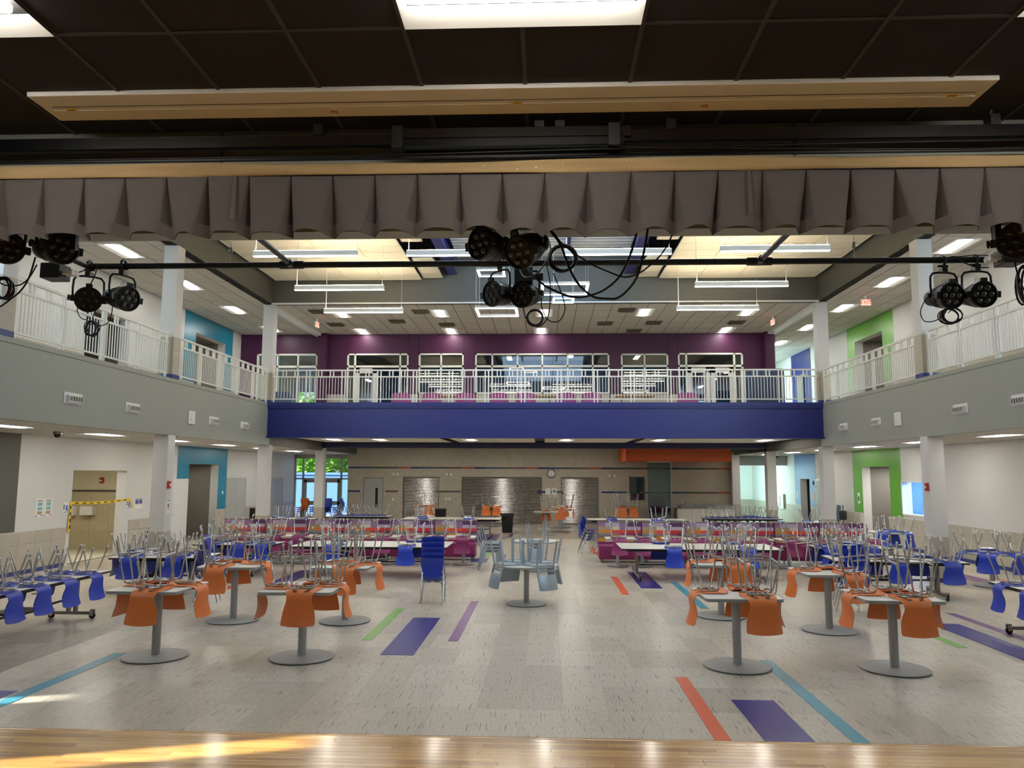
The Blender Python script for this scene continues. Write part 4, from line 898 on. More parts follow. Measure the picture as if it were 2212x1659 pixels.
t = thing('hand_dryer', 'second white hand dryer partly hidden at the washroom opening', 'hand dryer', (-15.0, 24.18, 1.2)); obj('cover', MB().prism([(-.2, 0), (.2, 0), (.18, -.18), (-.18, -.18)], -.14, .15), t, m='skin_white'); obj('nozzle', MB().box(-.1, -.17, -.18, .1, -.05, -.14), t, m='steel')
t = thing('waste_bin', 'slim grey waste bin inside the washroom lobby', 'waste bin', (-12.98, 23.7, 0)); obj('body', MB().lathe([(.13, 0), (.17, .85), (.16, .85)], 16), t, m='dark_brown'); obj('lid', MB().lathe([(.18, .85), (.14, .95), (.02, .97)], 16), t, m='grey_wall')
t = thing('caution_tape', 'yellow caution tape strung across the washroom opening', 'tape', (XL+.03, 0, 0))
obj('strand', MB().add([(0, 20.0+2.95*i/16, 1.655-.04*math.sin(PI*i/16)+d) for i in range(17) for d in (0, -.07)], [(2*i, 2*i+2, 2*i+3, 2*i+1) for i in range(16)]), t, m='yellow_tape')
obj('tail', MB().add([(.002, 19.97+.02*math.sin(k), 1.62-.75*k/6+.0) for k in range(7)]+[(.002, 20.06+.02*math.sin(k), 1.62-.75*k/6) for k in range(7)], [(k, k+1, k+8, k+7) for k in range(6)]), t, m='yellow_tape')
obj('tail', MB().add([(.002, 22.95, 1.6), (.002, 23.02, 1.6), (.002, 23.12, 1.36), (.002, 23.05, 1.35)], [(0, 1, 2, 3)]), t, m='yellow_tape')
for k in range(8): obj('print', MB().box(.003, 20.2+k*.34, 1.6-.035*math.sin(PI*(k+.6)/8), .004, 20.36+k*.34, 1.625-.035*math.sin(PI*(k+.6)/8)), t, m='ink')
for k in range(4): obj('print', MB().box(.003, 20.0, .95+k*.17, .004, 20.05, 1.04+k*.17), t, m='ink')
def sign_x(name, label, X, y0, y1, z0, z1, parts):
    t = tag(obj(name, MB().box(X, y0, z0, X+.006, y1, z1), m='paper'), label, 'sign')
    for (pn, m, a, b, c, d) in parts: obj(pn, MB().box(X+.006, y0+a*(y1-y0), z0+c*(z1-z0), X+.008, y0+b*(y1-y0), z0+d*(z1-z0)), t, m=m)
for k, y in enumerate((18.66, 18.99)):
    pr = [('heading', 'ink', .15, .85, .9, .93), ('heading', 'ink', .15, .85, .85, .87)]
    for r, m in enumerate(('paper_teal', 'paper_teal', 'f_sand')): pr.append(('drawing', m, .2, .8, .62-r*.24, .8-r*.24))
    pr += [('logo', 'paper_blue', .02, .14, .02, .1), ('logo', 'red_sticker', .6, .95, .06, .1)]
    sign_x('poster', 'white hand hygiene poster on the left wall, %s of the pair' % ('first' if k == 0 else 'second'), XL, y, y+.3, 1.32, 1.76, pr)
rs = [('pictogram', 'paper_blue', .12, .3, .35, .8), ('pictogram', 'paper_blue', .5, .75, .3, .72), ('pictogram', 'paper_blue', .45, .9, .25, .33), ('text_line', 'paper_blue', .15, .85, .08, .14)]
sign_x('restroom_sign', 'grey restroom sign left of the washroom opening', XL, 19.72, 19.99, 1.36, 1.64, rs); sign_x('restroom_sign', 'grey restroom sign right of the washroom opening', XL, 22.78, 23.04, 1.32, 1.62, rs)
sign_x('notice', 'white notice with two blue squares beside the washroom', XL, 23.28, 23.72, 1.32, 1.63, [('heading', 'ink', .03, .97, .9, .96), ('square', 'paper_blue', .04, .46, .45, .85), ('square', 'paper_blue', .54, .96, .45, .85), ('text_line', 'steel', .05, .4, .3, .34), ('text_line', 'steel', .55, .95, .3, .34)])
sign_x('notice', 'small notice with a picture on the left middle column', FL, 18.47, 18.65, 1.45, 1.78, [('heading', 'ink', .05, .95, .88, .92), ('picture', 'f_taupe', .3, .7, .4, .68), ('text_line', 'steel', .1, .9, .3, .33), ('text_line', 'steel', .1, .9, .2, .23)])
t = tag(obj('notice', MB().box(XR-.012, 29.85, 1.35, XR-.006, 30.05, 1.75), m='paper'), 'white notice on the green wall beside the opening', 'sign'); obj('picture', MB().box(XR-.014, 29.9, 1.45, XR-.012, 30.0, 1.62), t, m='ink')
for k, y in enumerate((35.0, 34.75, 37.0)): t = tag(obj('notice', MB().box(XR-.012, y, 1.3, XR-.006, y+.2, 1.62), m='paper'), 'white notice on the pale blue wall, %s' % ('nearest the door jamb', 'nearest the narrow door', 'on the far side of the dark doorway')[k], 'sign')
t = tag(obj('round_sign', MB().lathe([(.1, 0), (.1, .01)], 20, Matrix.Translation((XR-.006, 34.85, 2.05)) @ Matrix.Rotation(-PI/2, 4, 'Y')), m='ink'), 'small black round sign on the pale blue wall', 'sign')
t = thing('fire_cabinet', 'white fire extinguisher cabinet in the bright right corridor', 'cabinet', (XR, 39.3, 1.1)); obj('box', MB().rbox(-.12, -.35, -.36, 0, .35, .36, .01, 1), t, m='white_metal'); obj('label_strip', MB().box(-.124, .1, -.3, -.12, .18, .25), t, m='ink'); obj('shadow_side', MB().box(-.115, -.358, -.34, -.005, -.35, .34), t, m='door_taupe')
t = thing('wall_clock', 'round clock in the dim lobby behind the teal wall', 'clock', (-13.9, 29.25, 2.4), 0); obj('rim', MB().lathe([(.2, 0), (.2, .05), (.185, .06), (.175, .05)], 28, CM, cap1=False), t, m='black_plastic'); obj('dial', MB().lathe([(.18, .03), (.18, .035)], 28, CM), t, m='paper')
for k in range(12):
    a = k*PI/6; obj('hour_mark', MB().bar((.13*math.sin(a), -.037, .13*math.cos(a)), (.16*math.sin(a), -.037, .16*math.cos(a)), .004, .016, (math.cos(a), 0, -math.sin(a))), t, m='ink')
tag(obj('wall_plate', MB().rbox(0, -.04, -.06, .012, .04, .06, .004, 1), None, (XL+.006, 29.7, 1.65), m='skin_white'), 'white light switch on the teal wall', 'wall plate')
# ------------------------------------------------------------------ stage lighting pipe and par lamps
def catmull(P, n=6):
    P = [Vector(p) for p in P]; out = []
    for i in range(len(P)-1):
        a, b, c, d = P[max(i-1, 0)], P[i], P[i+1], P[min(i+2, len(P)-1)]
        for k in range(n):
            t = k/n; out.append(.5*((2*b)+(c-a)*t+(2*a-5*b+4*c-d)*t*t+(3*b-a-3*c+d)*t**3))
    return out+[P[-1]]
PY, PZ = 7.5, 4.52
t = thing('lighting_pipe', 'long black lighting pipe braced out from the stage front', 'lighting pipe', (0, PY, PZ))
obj('pipe', MB().tube([(-4.64, 0, 0), (4.3, 0, 0)], .03, 12), t, m='black_metal')
for x in (-2.54, 2.11):
    obj('brace', MB().tube([(x, -.02, 0), (x, -2.25, 0)], .028, 10), t, m='black_metal'); obj('tee', MB().tube([(x-.12, 0, 0), (x+.12, 0, 0)], .04, 12).tube([(x, 0, 0), (x, -.12, 0)], .038, 10), t, m='black_metal')
for x, e in ((-4.64, -4.64), (4.3, 4.3)): obj('end_brace', MB().tube([(x, 0, 0), (e, -2.25, 0)], .03, 10), t, m='black_metal')
for x in (-3.17, 3.03):
    obj('safety_wire', MB().tube([(x, 0, .03), (x, 0, 4.2)], .003, 5), t, m='chain_steel'); obj('turnbuckle', MB().lathe([(.008, .12), (.02, .14), (.02, .17), (.008, .19)], 8, Matrix.Translation((x, 0, 0))), t, m='chain_steel')
t = thing('lamp_batten', 'short black batten holding the larger lamps at the stage opening', 'batten', (0, 5.62, 4.55))
obj('rail', MB().box(-4.8, -.03, -.03, 4.6, .03, .03), t, m='black_metal')
for x in (-.22, -.03, -3.6, 3.3): obj('drop_strut', MB().box(x-.022, -.02, -.42, x+.022, .02, 0), t, m='black_metal')
for x in (-4.5, -1.5, 1.5, 4.3): obj('wall_bracket', MB().box(x-.03, -.38, -.03, x+.03, 0, .03), t, m='black_metal')
for n, x, y, z in (('at the left end of the pipe', -4.48, 6.75, 4.25), ('under the middle of the pipe', -.2, 7.42, 4.36), ('at the right end of the pipe', 4.2, 7.0, 4.39)):
    t = thing('power_box', 'black cable junction box '+n, 'junction box', (x, y, z)); obj('case', MB().rbox(-.09, -.09, -.06, .09, .09, .08, .006, 1), t, m='black_plastic')
    for k in range(2): obj('plug', MB().lathe([(.022, 0), (.022, .06), (.03, .07), (.03, .1)], 10, Matrix.Translation((.09 if x < 1 else -.09, -.03+.06*k, -.0)) @ Matrix.Rotation(PI/2 if x < 1 else -PI/2, 4, 'Y')), t, m='skin_white' if abs(x) > 1 else 'black_plastic')
    obj('bracket', MB().box(-.02, -.02, .08, .02, .02, max(.1, PZ-z)).box(-.16 if x < -1 else -.02, -.02, PZ-z-.02, .02, .02, PZ-z+.02), t, m='black_metal')
body_me = MB().lathe([(.03, -.235), (.062, -.232), (.078, -.21), (.088, -.13), (.104, -.02), (.116, .055), (.118, .085), (.118, .1)], 28).mesh('body', 'black_metal')
vent = MB()
for k in range(4): vent.lathe([(.096+.006*k, -.1+.03*k), (.1+.006*k, -.098+.03*k), (.1+.006*k, -.09+.03*k), (.097+.006*k, -.088+.03*k)], 28, cap0=False, cap1=False)
vent_me = vent.mesh('cooling_fins', 'black_plastic')
bez_me = MB().lathe([(.118, .085), (.128, .088), (.128, .118), (.118, .12)], 28, cap0=False, cap1=False).lathe([(.118, .1), (.118, .104)], 28).mesh('bezel', 'black_plastic')
tabs = MB()
for a in (0, PI/2, PI): tabs.add([Vector((math.cos(a)*r+math.sin(a)*s*.03, math.sin(a)*r-math.cos(a)*s*.03, z)) for r in (.12, .158) for s in (-1, 1) for z in (.09, .115)], [(0, 1, 3, 2), (4, 6, 7, 5), (0, 4, 5, 1), (2, 3, 7, 6), (0, 2, 6, 4), (1, 5, 7, 3)])
tab_me = tabs.mesh('gel_clips', 'black_plastic')
def lens_mesh(m): return MB().lathe([(.029, .104), (.028, .112), (.02, .12), (.008, .124), (.001, .125)], 14).mesh('lens', m)
lens_a, lens_b = lens_mesh('lens_glass'), lens_mesh('lens_dark')
yk_me = MB().tube([(-.135, 0, 0), (-.14, 0, .1), (-.135, 0, .19), (-.11, 0, .225), (-.05, 0, .235), (.05, 0, .235), (.11, 0, .225), (.135, 0, .19), (.14, 0, .1), (.135, 0, 0)], .011, 6).mesh('yoke', 'black_metal')
cl_me = MB().box(-.025, -.04, .235, .025, .04, .28).tube([(0, 0, .26), (0, 0, .31)], .014, 8).tube([(0, -.02, .30), (0, -.05, .33), (0, -.045, .37), (0, 0, .395), (0, .045, .37), (0, .05, .34)], .014, 8).tube([(-.05, 0, .3), (.05, 0, .3)], .01, 6).mesh('clamp', 'black_metal')
kn_me = MB().lathe([(.012, 0), (.012, .02), (.03, .022), (.03, .04), (.012, .042)], 10).mesh('knob', 'black_plastic')
ey_me = MB().tube([(-.014, 0, .13), (-.014, 0, .165), (.014, 0, .165), (.014, 0, .13)], .003, 5).mesh('safety_eye', 'chain_steel')
def par(label, loc, pan, tilt, bright, drop=.34):
    t = thing('par_lamp', label, 'stage lamp', loc, group='stage par lamps')
    p, q = math.radians(pan), math.radians(tilt)
    aim = Vector((math.sin(p)*math.cos(q), -math.cos(p)*math.cos(q), -math.sin(q)))
    M = aim.to_track_quat('Z', 'Y').to_euler()
    b = obj('body', body_me, t, (0, 0, 0), M); obj('cooling_fins', vent_me, b); tag(obj('gel_clips', tab_me, b), kind='stuff'); bz = obj('bezel', bez_me, b)
    ln = lens_a if bright else lens_b
    for k in range(7):
        a = k*PI/3; r = .073 if k < 6 else 0
        obj('lens', ln, b, (r*math.cos(a), r*math.sin(a), 0))
    yr = p
    obj('yoke', yk_me, t, (0, 0, 0), (0, 0, yr)); obj('clamp', cl_me, t, (0, 0, drop-.34), (0, 0, 0)); obj('safety_eye', ey_me, t, (0, 0, 0), (0, 0, yr))
    for s in (-1, 1): obj('knob', kn_me, t, (s*.14*math.cos(yr), s*.14*math.sin(yr), 0), (0, s*PI/2, yr))
par('dark seven-lens par lamp hanging leftmost on the pipe', (-4.62, 7.5, 4.18), 33, 12, False); par('blue-lit seven-lens par lamp beside the dark leftmost one', (-4.27, 7.5, 4.19), 62, 10, True)
par('small par lamp below the middle of the pipe, left one', (-.44, 7.5, 4.21), -42, 8, True); par('small par lamp below the middle of the pipe, right one', (-.17, 7.5, 4.2), -28, 12, False)
par('small par lamp at the right of the pipe, inner one', (3.87, 7.5, 4.16), 8, 8, True); par('small par lamp at the right of the pipe, outer one', (4.18, 7.5, 4.17), 0, 8, True)
par('large dark par lamp cut by the left edge of the view', (-4.21, 5.7, 4.18), 46, 12, False); par('large dark par lamp beside the one at the left edge', (-3.8, 5.7, 4.17), 58, 8, False)
par('large par lamp under the valance centre, aimed left', (-.41, 5.72, 4.17), -42, 4, True); par('large par lamp under the valance centre, tilted steeply down', (-.13, 5.62, 4.11), -34, 28, True)
par('large dark par lamp cut by the right edge of the view', (3.43, 5.62, 4.14), -30, 14, False)
for n, r, pts in [
    ('thick black cable drooping widest below the central lamps', 0.009, [(0.66, 5.4, 4.24), (0.67, 5.47, 4.19), (0.63, 5.55, 4.04), (0.56, 5.62, 3.9), (0.46, 5.69, 3.82), (0.36, 5.76, 3.79), (0.26, 5.84, 3.79), (0.15, 5.91, 3.83), (0.02, 5.98, 3.91), (-0.06, 6.05, 3.99), (-0.12, 6.13, 4.08), (-0.14, 6.2, 4.14)]),
    ('thick black cable drooping lowest below the central lamps', 0.009, [(0.74, 5.4, 4.24), (0.74, 5.42, 4.17), (0.71, 5.45, 4), (0.67, 5.47, 3.86), (0.61, 5.49, 3.77), (0.53, 5.52, 3.71), (0.46, 5.54, 3.71), (0.36, 5.56, 3.73), (0.26, 5.58, 3.82), (0.19, 5.61, 3.95), (0.14, 5.63, 4.1), (0.1, 5.65, 4.19), (0.06, 5.68, 4.25), (0.04, 5.7, 4.31)]),
    ('slim black cable looping high right of the central lamps', 0.006, [(0.97, 5.4, 4.23), (0.94, 5.44, 4.19), (0.86, 5.47, 4.04), (0.78, 5.51, 3.96), (0.69, 5.55, 3.9), (0.59, 5.58, 3.88), (0.48, 5.62, 3.93), (0.35, 5.65, 4), (0.24, 5.69, 4.09), (0.14, 5.73, 4.18), (0.07, 5.76, 4.28), (0.04, 5.8, 4.31)]),
    ('slim black cable looping under the right central lamp', 0.006, [(0.03, 5.7, 4.21), (0.05, 5.85, 4.17), (0.02, 6, 4.13), (-0.05, 6.15, 4.07), (-0.15, 6.3, 4.07), (-0.2, 6.45, 4.15), (-0.24, 6.6, 4.3)]),
    ('long slim cable hanging from the pipe to the small central coil', 0.006, [(0.02, 7.4, 4.49), (0.05, 7.4, 4.35), (0.06, 7.4, 4.23), (0.05, 7.4, 4.02), (0.01, 7.4, 3.91), (-0.07, 7.4, 3.86), (-0.15, 7.4, 3.91), (-0.19, 7.4, 3.98), (-0.21, 7.4, 4.07)]),
    ('slim cable curling right of the small central coil', 0.006, [(0.09, 7.4, 4.39), (0.15, 7.4, 4.24), (0.19, 7.4, 4.12), (0.2, 7.4, 4.02), (0.15, 7.4, 3.92), (0.07, 7.4, 3.91), (0.02, 7.4, 3.95), (-0.02, 7.4, 4.04), (-0.03, 7.4, 4.14)]),
    ('black cable sagging to the left edge from the left lamps', 0.007, [(-4.16, 6, 4.19), (-4.2, 6, 4.02), (-4.26, 6, 3.91), (-4.34, 6, 3.84), (-4.42, 6, 3.78), (-4.48, 6, 3.77)]),
    ('thin cable sagging left below the black power box', 0.006, [(-4.28, 6.2, 4.18), (-4.31, 6.16, 4.06), (-4.35, 6.12, 3.99), (-4.4, 6.08, 3.97), (-4.44, 6.04, 3.97), (-4.47, 6, 4)]),
    ('thin cable under the dark left par lamp', 0.005, [(-4.69, 7.45, 4.14), (-4.69, 7.45, 4.05), (-4.65, 7.45, 3.98), (-4.59, 7.45, 3.96), (-4.57, 7.45, 3.99)]),
    ('thin cable swinging below the blue-lit left par lamp', 0.005, [(-4.36, 7.5, 4.12), (-4.36, 7.49, 4.02), (-4.39, 7.48, 3.93), (-4.48, 7.48, 3.9), (-4.51, 7.47, 3.92), (-4.53, 7.46, 3.99), (-4.5, 7.45, 4.07)]),
    ('black cable wrapped over the left end of the pipe', 0.006, [(-4.78, 7.4, 4.41), (-4.65, 7.4, 4.44), (-4.57, 7.4, 4.49), (-4.5, 7.4, 4.52), (-4.49, 7.4, 4.47), (-4.51, 7.4, 4.38), (-4.57, 7.4, 4.26)]),
    ('thin cable loop left of the right-hand par lamps', 0.005, [(3.71, 7.5, 4.17), (3.63, 7.49, 4.02), (3.65, 7.48, 3.92), (3.73, 7.47, 3.91), (3.81, 7.46, 3.95), (3.85, 7.45, 4)]),
    ('thin cable joining the two right-hand par lamps', 0.005, [(4.02, 7.5, 4.19), (4.01, 7.48, 4.13), (3.96, 7.47, 4.06), (3.87, 7.45, 3.99)]),
    ('black cable arched over the right end of the pipe', 0.006, [(3.85, 7.4, 4.51), (3.93, 7.38, 4.52), (4, 7.35, 4.45), (4.09, 7.32, 4.4), (4.19, 7.3, 4.39)]),
    ('thin straight cable along the right end of the pipe', 0.005, [(3.93, 7.4, 4.52), (4.02, 7.27, 4.5), (4.1, 7.13, 4.46), (4.12, 7, 4.42)]),
    ('black cable hanging at the right edge of the view', 0.006, [(3.47, 5.7, 4.1), (3.46, 5.7, 4.04), (3.47, 5.7, 3.94), (3.5, 5.7, 3.83), (3.52, 5.7, 3.78)]),]:
    tag(obj('cable', MB().tube(catmull(pts), r, 7), m='cable_black'), n, 'cable')
def coil(label, c, rx, rz_, r, turns, tilt=0):
    cr = random.Random(label); P = []
    for k in range(turns*18):
        a = 2*PI*k/18; w = 1+.09*math.sin(a*.37+1)+cr.uniform(-.01, .01)
        P.append((c[0]+rx*w*math.cos(a), c[1]+.03*math.sin(a*.61)+.012*(k/18-turns/2), c[2]+rz_*w*math.sin(a)))
    tag(obj('cable_coil', MB().tube(P, r, 6), m='cable_black'), label, 'cable', 'coiled lamp cables')
coil('big coil of black cable right of the central lamps', (.15, 6.2, 4.2), .108, .108, .008, 5); coil('small coil of black cable under the central lamps', (-.09, 7.4, 3.95), .075, .075, .005, 6); coil('small coil of black cable under the left par lamps', (-4.53, 7.45, 3.87), .062, .072, .005, 6)
coil('coil of black cable at the left edge of the view', (-4.41, 6.0, 3.93), .075, .085, .008, 5); coil('oval coil of black cable under the right par lamps', (3.89, 7.45, 3.96), .088, .07, .006, 6); coil('coil of black cable at the right edge of the view', (3.53, 5.7, 3.83), .05, .14, .008, 4)
for y0, y1, n in ((10.4, 18.6, 'nearer the stage'), (20.0, 21.8, 'nearer the far gallery')):
    tag(obj('fill_lamp_frame', MB().box(-2.7, y0, 9.5, -2.6, y1, 9.6).box(2.45, y0, 9.5, 2.55, y1, 9.6).box(-2.7, y0, 9.5, 2.55, y0+.1, 9.6).box(-2.7, y1-.1, 9.5, 2.55, y1, 9.6), m='white_metal'), 'added white frame around the unseen roof fill lamp, '+n, 'fill_lamp_frame', kind='structure')  # frames added around the roof fill lamps; the deck has no opening
# added unseen window frames before solid wall, behind the gallery fill lamps
for x, n in ((-10.8, 'left'), (10.4, 'right')):
    t = thing('added_window_left' if x < 0 else 'added_window_right', 'added unseen window frame at the stage end of the %s gallery' % n, 'window', (x, 5.8, 6.4), kind='structure')
    obj('frame', MB().box(-1.45, -.1, -1.35, -1.35, .1, 1.35).box(1.35, -.1, -1.35, 1.45, .1, 1.35).box(-1.45, -.1, 1.25, 1.45, .1, 1.35).box(-1.45, -.1, -1.35, 1.45, .1, -1.25).box(-.03, -.05, -1.25, .03, .05, 1.25), t, m='white_metal')
    obj('pane', MB().box(-1.35, -.01, -1.25, 1.35, .01, 1.25), t, m='outside_wall')
# ------------------------------------------------------------------ shell chairs and stools
def shell_mesh(sh, m):
    prof = [(.215, -.03, .178), (.205, -.012, .198), (.15, -.002, .21), (.06, -.006, .214), (-.04, -.006, .208), (-.12, .002, .19), (-.168, .018, .172), (-.2, .045, .162), (-.216, .082, .158), (-.22, .125, .164), (-.218, .18, .182), (-.222, .25, .2), (-.236, .32, .21), (-.256, .385, .214), (-.272, .425, .208)]
    nc = 9; n = len(prof); P = []
    for i, (y, z, w) in enumerate(prof):
        back = max(0, (i-8)/6)
        for k in range(nc):
            u = -1+2*k/(nc-1)
            bow = .028*u*u*min(1, back*2) ; dish = .010*u*u*(1-min(1, back*2))
            zz = sh+z+dish - (.016*u*u if i == n-1 else 0) + (.0 if i else -.006*u*u)
            P.append(Vector((u*w, y+bow, zz)))
    holes = {(5, 2), (5, 5)}
    N = [Vector() for _ in P]; F = []
    for i in range(n-1):
        for k in range(nc-1):
            a, b, c, d = i*nc+k, i*nc+k+1, (i+1)*nc+k+1, (i+1)*nc+k
            nn = (P[b]-P[a]).cross(P[d]-P[a])
            for q in (a, b, c, d): N[q] += nn
            if (i, k) not in holes: F.append((a, b, c, d))
    th = .007; np_ = len(P)
    V = [p for p in P] + [p - N[i].normalized()*th*(-1) for i, p in enumerate(P)]
    cnt = {}
    for f in F:
        for e in zip(f, f[1:]+f[:1]): cnt[frozenset(e)] = cnt.get(frozenset(e), 0)+1
    faces = [f[::-1] for f in F] + [tuple(i+np_ for i in f) for f in F]
    mb = MB().add(V, faces, True); rim = []
    for f in F:
        for a, b in zip(f, f[1:]+f[:1]):
            if cnt[frozenset((a, b))] == 1: rim.append((a, b, b+np_, a+np_))
    mb.add(V, rim, False)
    return mb.mesh('shell', m)
def leg_mesh(sx, front, sh, m, r=.0115):
    y0, yf = (.09, .205) if front else (-.11, -.235); xf = .225 if front else .215
    k = .46/sh
    pts = [(sx*.02, y0, sh-.032), (sx*.135, y0, sh-.032), (sx*.165, y0+(yf-y0)*.03, sh-.045), (sx*.182, y0+(yf-y0)*.1, sh-.08), (sx*(.182+(xf-.182)*.5), y0+(yf-y0)*.55, sh*.45), (sx*xf, yf, .012)]
    return MB().tube(pts, r, 8).mesh('leg', m)
def glide_mesh(): return MB().lathe([(.015, 0), (.016, .008), (.013, .022), (.0118, .035)], 10).mesh('glide', 'skin_white')
GL = glide_mesh()
def frame_set(sh, m, stool):
    d = dict(legs=[(leg_mesh(sx, f, sh, m), (sx*(.225 if f else .215), .205 if f else -.235)) for sx in (-1, 1) for f in (True, False)])
    d['bracket'] = MB().box(-.11, -.12, sh-.024, -.085, .1, sh-.012).box(.085, -.12, sh-.024, .11, .1, sh-.012).box(-.13, -.02, sh-.04, .13, .02, sh-.02).lathe([(.012, sh-.04), (.012, sh-.05)], 8, Matrix.Translation((-.1, .05, 0))).lathe([(.012, sh-.04), (.012, sh-.05)], 8, Matrix.Translation((.1, .05, 0))).mesh('seat_bracket', m)
    d['bars'] = []
    if stool:
        for sx in (-1, 1): d['bars'].append(MB().tube([(sx*.214, .18, .15), (sx*.206, -.2, .19)], .008, 6).mesh('stretcher', m))
        d['bars'].append(MB().tube([(-.214, .182, .2), (.214, .182, .2)], .009, 6).mesh('stretcher', m))
    return d
SH, ST = .45, .61
FR_CH, FR_ST = frame_set(SH, 'chrome', False), frame_set(ST, 'chrome', True)
KIND = {'orange': (shell_mesh(ST, 'orange_shell'), FR_ST, ST), 'blue': (shell_mesh(SH, 'blue_shell'), FR_CH, SH), 'magenta': (shell_mesh(SH, 'magenta_shell'), FR_CH, SH), 'bluestool': (shell_mesh(ST, 'blue_shell'), FR_ST, ST)}
def chair(kind, label, loc, rz, group, flip=False, fine=True, tilt=0):
    sh_me, fr, sh = KIND[kind]
    nm = 'shell_stool' if sh == ST else 'shell_chair'
    rot = (tilt, PI, rz) if flip else (tilt, 0, rz)
    z = loc[2]+(sh+.012 if flip else 0)
    t = thing(nm, label, 'stool' if sh == ST else 'chair', (loc[0], loc[1], z), group=group, rot=rot)
    obj('shell', sh_me, t)
    for me, (gx, gy) in fr['legs']:
        lg = obj('leg', me, t)
        if fine: obj('glide', GL, lg, (gx, gy, 0))
    if fine: obj('seat_bracket', fr['bracket'], t)
    for b in fr['bars']: obj('stretcher', b, t)
    return t
SIDE = {'near': (0, -1), 'far': (0, 1), 'left': (-1, 0), 'right': (1, 0)}
def upturned(kind, tx, ty, tz, trz, side, dist, off, label, group, fine=True, jit=None):
    ox, oy = SIDE[side]; c, s = math.cos(trz), math.sin(trz)
    ax, ay = -oy, ox                      # along the edge
    d = dist-.15; lx, ly = ox*d+ax*off, oy*d+ay*off
    ang = math.atan2(ox, -oy)+trz + RND.uniform(-1, 1)*(jit if jit is not None else .11 if kind == 'blue' else .045)
    chair(kind, label, (tx+lx*c-ly*s, ty+lx*s+ly*c, tz), ang, group, True, fine)

# ------------------------------------------------------------------ tables
def rpoly(hx, hy, r, n=5):
    P = []
    for cx, cy, a0 in ((hx-r, hy-r, 0), (-hx+r, hy-r, PI/2), (-hx+r, -hy+r, PI), (hx-r, -hy+r, 1.5*PI)):
        for k in range(n+1): P.append((cx+r*math.cos(a0+k*PI/2/n), cy+r*math.sin(a0+k*PI/2/n)))
    return P
def ped(t, x, y, ztop, rc, rb):
    obj('pedestal', MB().tube([(x, y, .015), (x, y, ztop)], rc, 20), t, m='table_grey')
    obj('base', MB().lathe([(rb, .012), (rb, .02), (rb-.015, .026), (rc+.03, .034), (rc, .038)], 40, Matrix.Translation((x, y, 0))), t, m='table_grey'); obj('base_pad', MB().lathe([(rb-.008, 0), (rb-.008, .012)], 40, Matrix.Translation((x, y, 0))), t, m='table_black')
    obj('spider', MB().box(x-.25, y-.03, ztop-.03, x+.25, y+.03, ztop).box(x-.03, y-.25, ztop-.03, x+.03, y+.25, ztop), t, m='table_black')
CT = .92; CH_ = .48
ctop = MB().prism(rpoly(CH_-.004, CH_-.004, .06), .0, .006).mesh('laminate', 'table_white'); cedge = MB().prism(rpoly(CH_, CH_, .064), -.034, .001).mesh('edge_band', 'table_edge')
def counter_table(label, x, y, rz, desc, stools, group='counter tables', fine=True, short=None):
    t = thing('counter_table', label, 'table', (x, y, 0), rz, group)
    obj('laminate', ctop, t, (0, 0, CT-.006)); obj('edge_band', cedge, t, (0, 0, CT-.006)); ped(t, 0, 0, CT-.04, .055, .42)
    for s, off in stools: upturned('orange', x, y, CT, rz, s, CH_, off, 'orange stool upturned on %s, back over its %s edge' % (desc, s), 'orange stools upturned on counter tables', fine)
PW = [('near', .12), ('left', -.12), ('right', .12), ('far', .12)]
R = math.radians
counter_table('white square counter table standing on the teal stripe at left', -5.17, 10.42, R(-2), 'the table on the left teal stripe', [('near', .08), ('left', -.1), ('right', .14), ('far', .12)])
counter_table('white square counter table nearest the left side of the aisle', -3.22, 10.48, R(2), 'the front table left of the aisle', [('near', .08), ('left', .06), ('right', .16), ('far', -.14)])
counter_table('white square counter table behind the left front pair, outer one', -5.16, 12.98, R(3), 'the second-row outer left table', [('near', -.16), ('left', -.1), ('right', .1), ('far', .12)])
counter_table('white square counter table behind the left front pair, inner one', -3.3, 13.02, R(-3), 'the second-row inner left table', PW)
counter_table('white square counter table between orange and teal stripes', 2.46, 10.32, R(1), 'the front table by the orange stripe', [('near', .2), ('left', -.1), ('right', .05), ('far', -.2)])
counter_table('white square counter table at the right front', 4.42, 10.3, R(-2), 'the front table at far right', [('near', .1), ('left', -.06), ('right', .05), ('far', -.1)])
counter_table('white square counter table behind the right front pair, outer one', 4.48, 12.72, R(2), 'the second-row outer right table', [('near', .22), ('left', -.1), ('far', -.1), ('right', .1)])
counter_table('white square counter table behind the right front pair, inner one', 3.05, 13.85, R(-1), 'the second-row inner right table', [('near', .2), ('left', -.05), ('right', .08), ('far', -.12)])
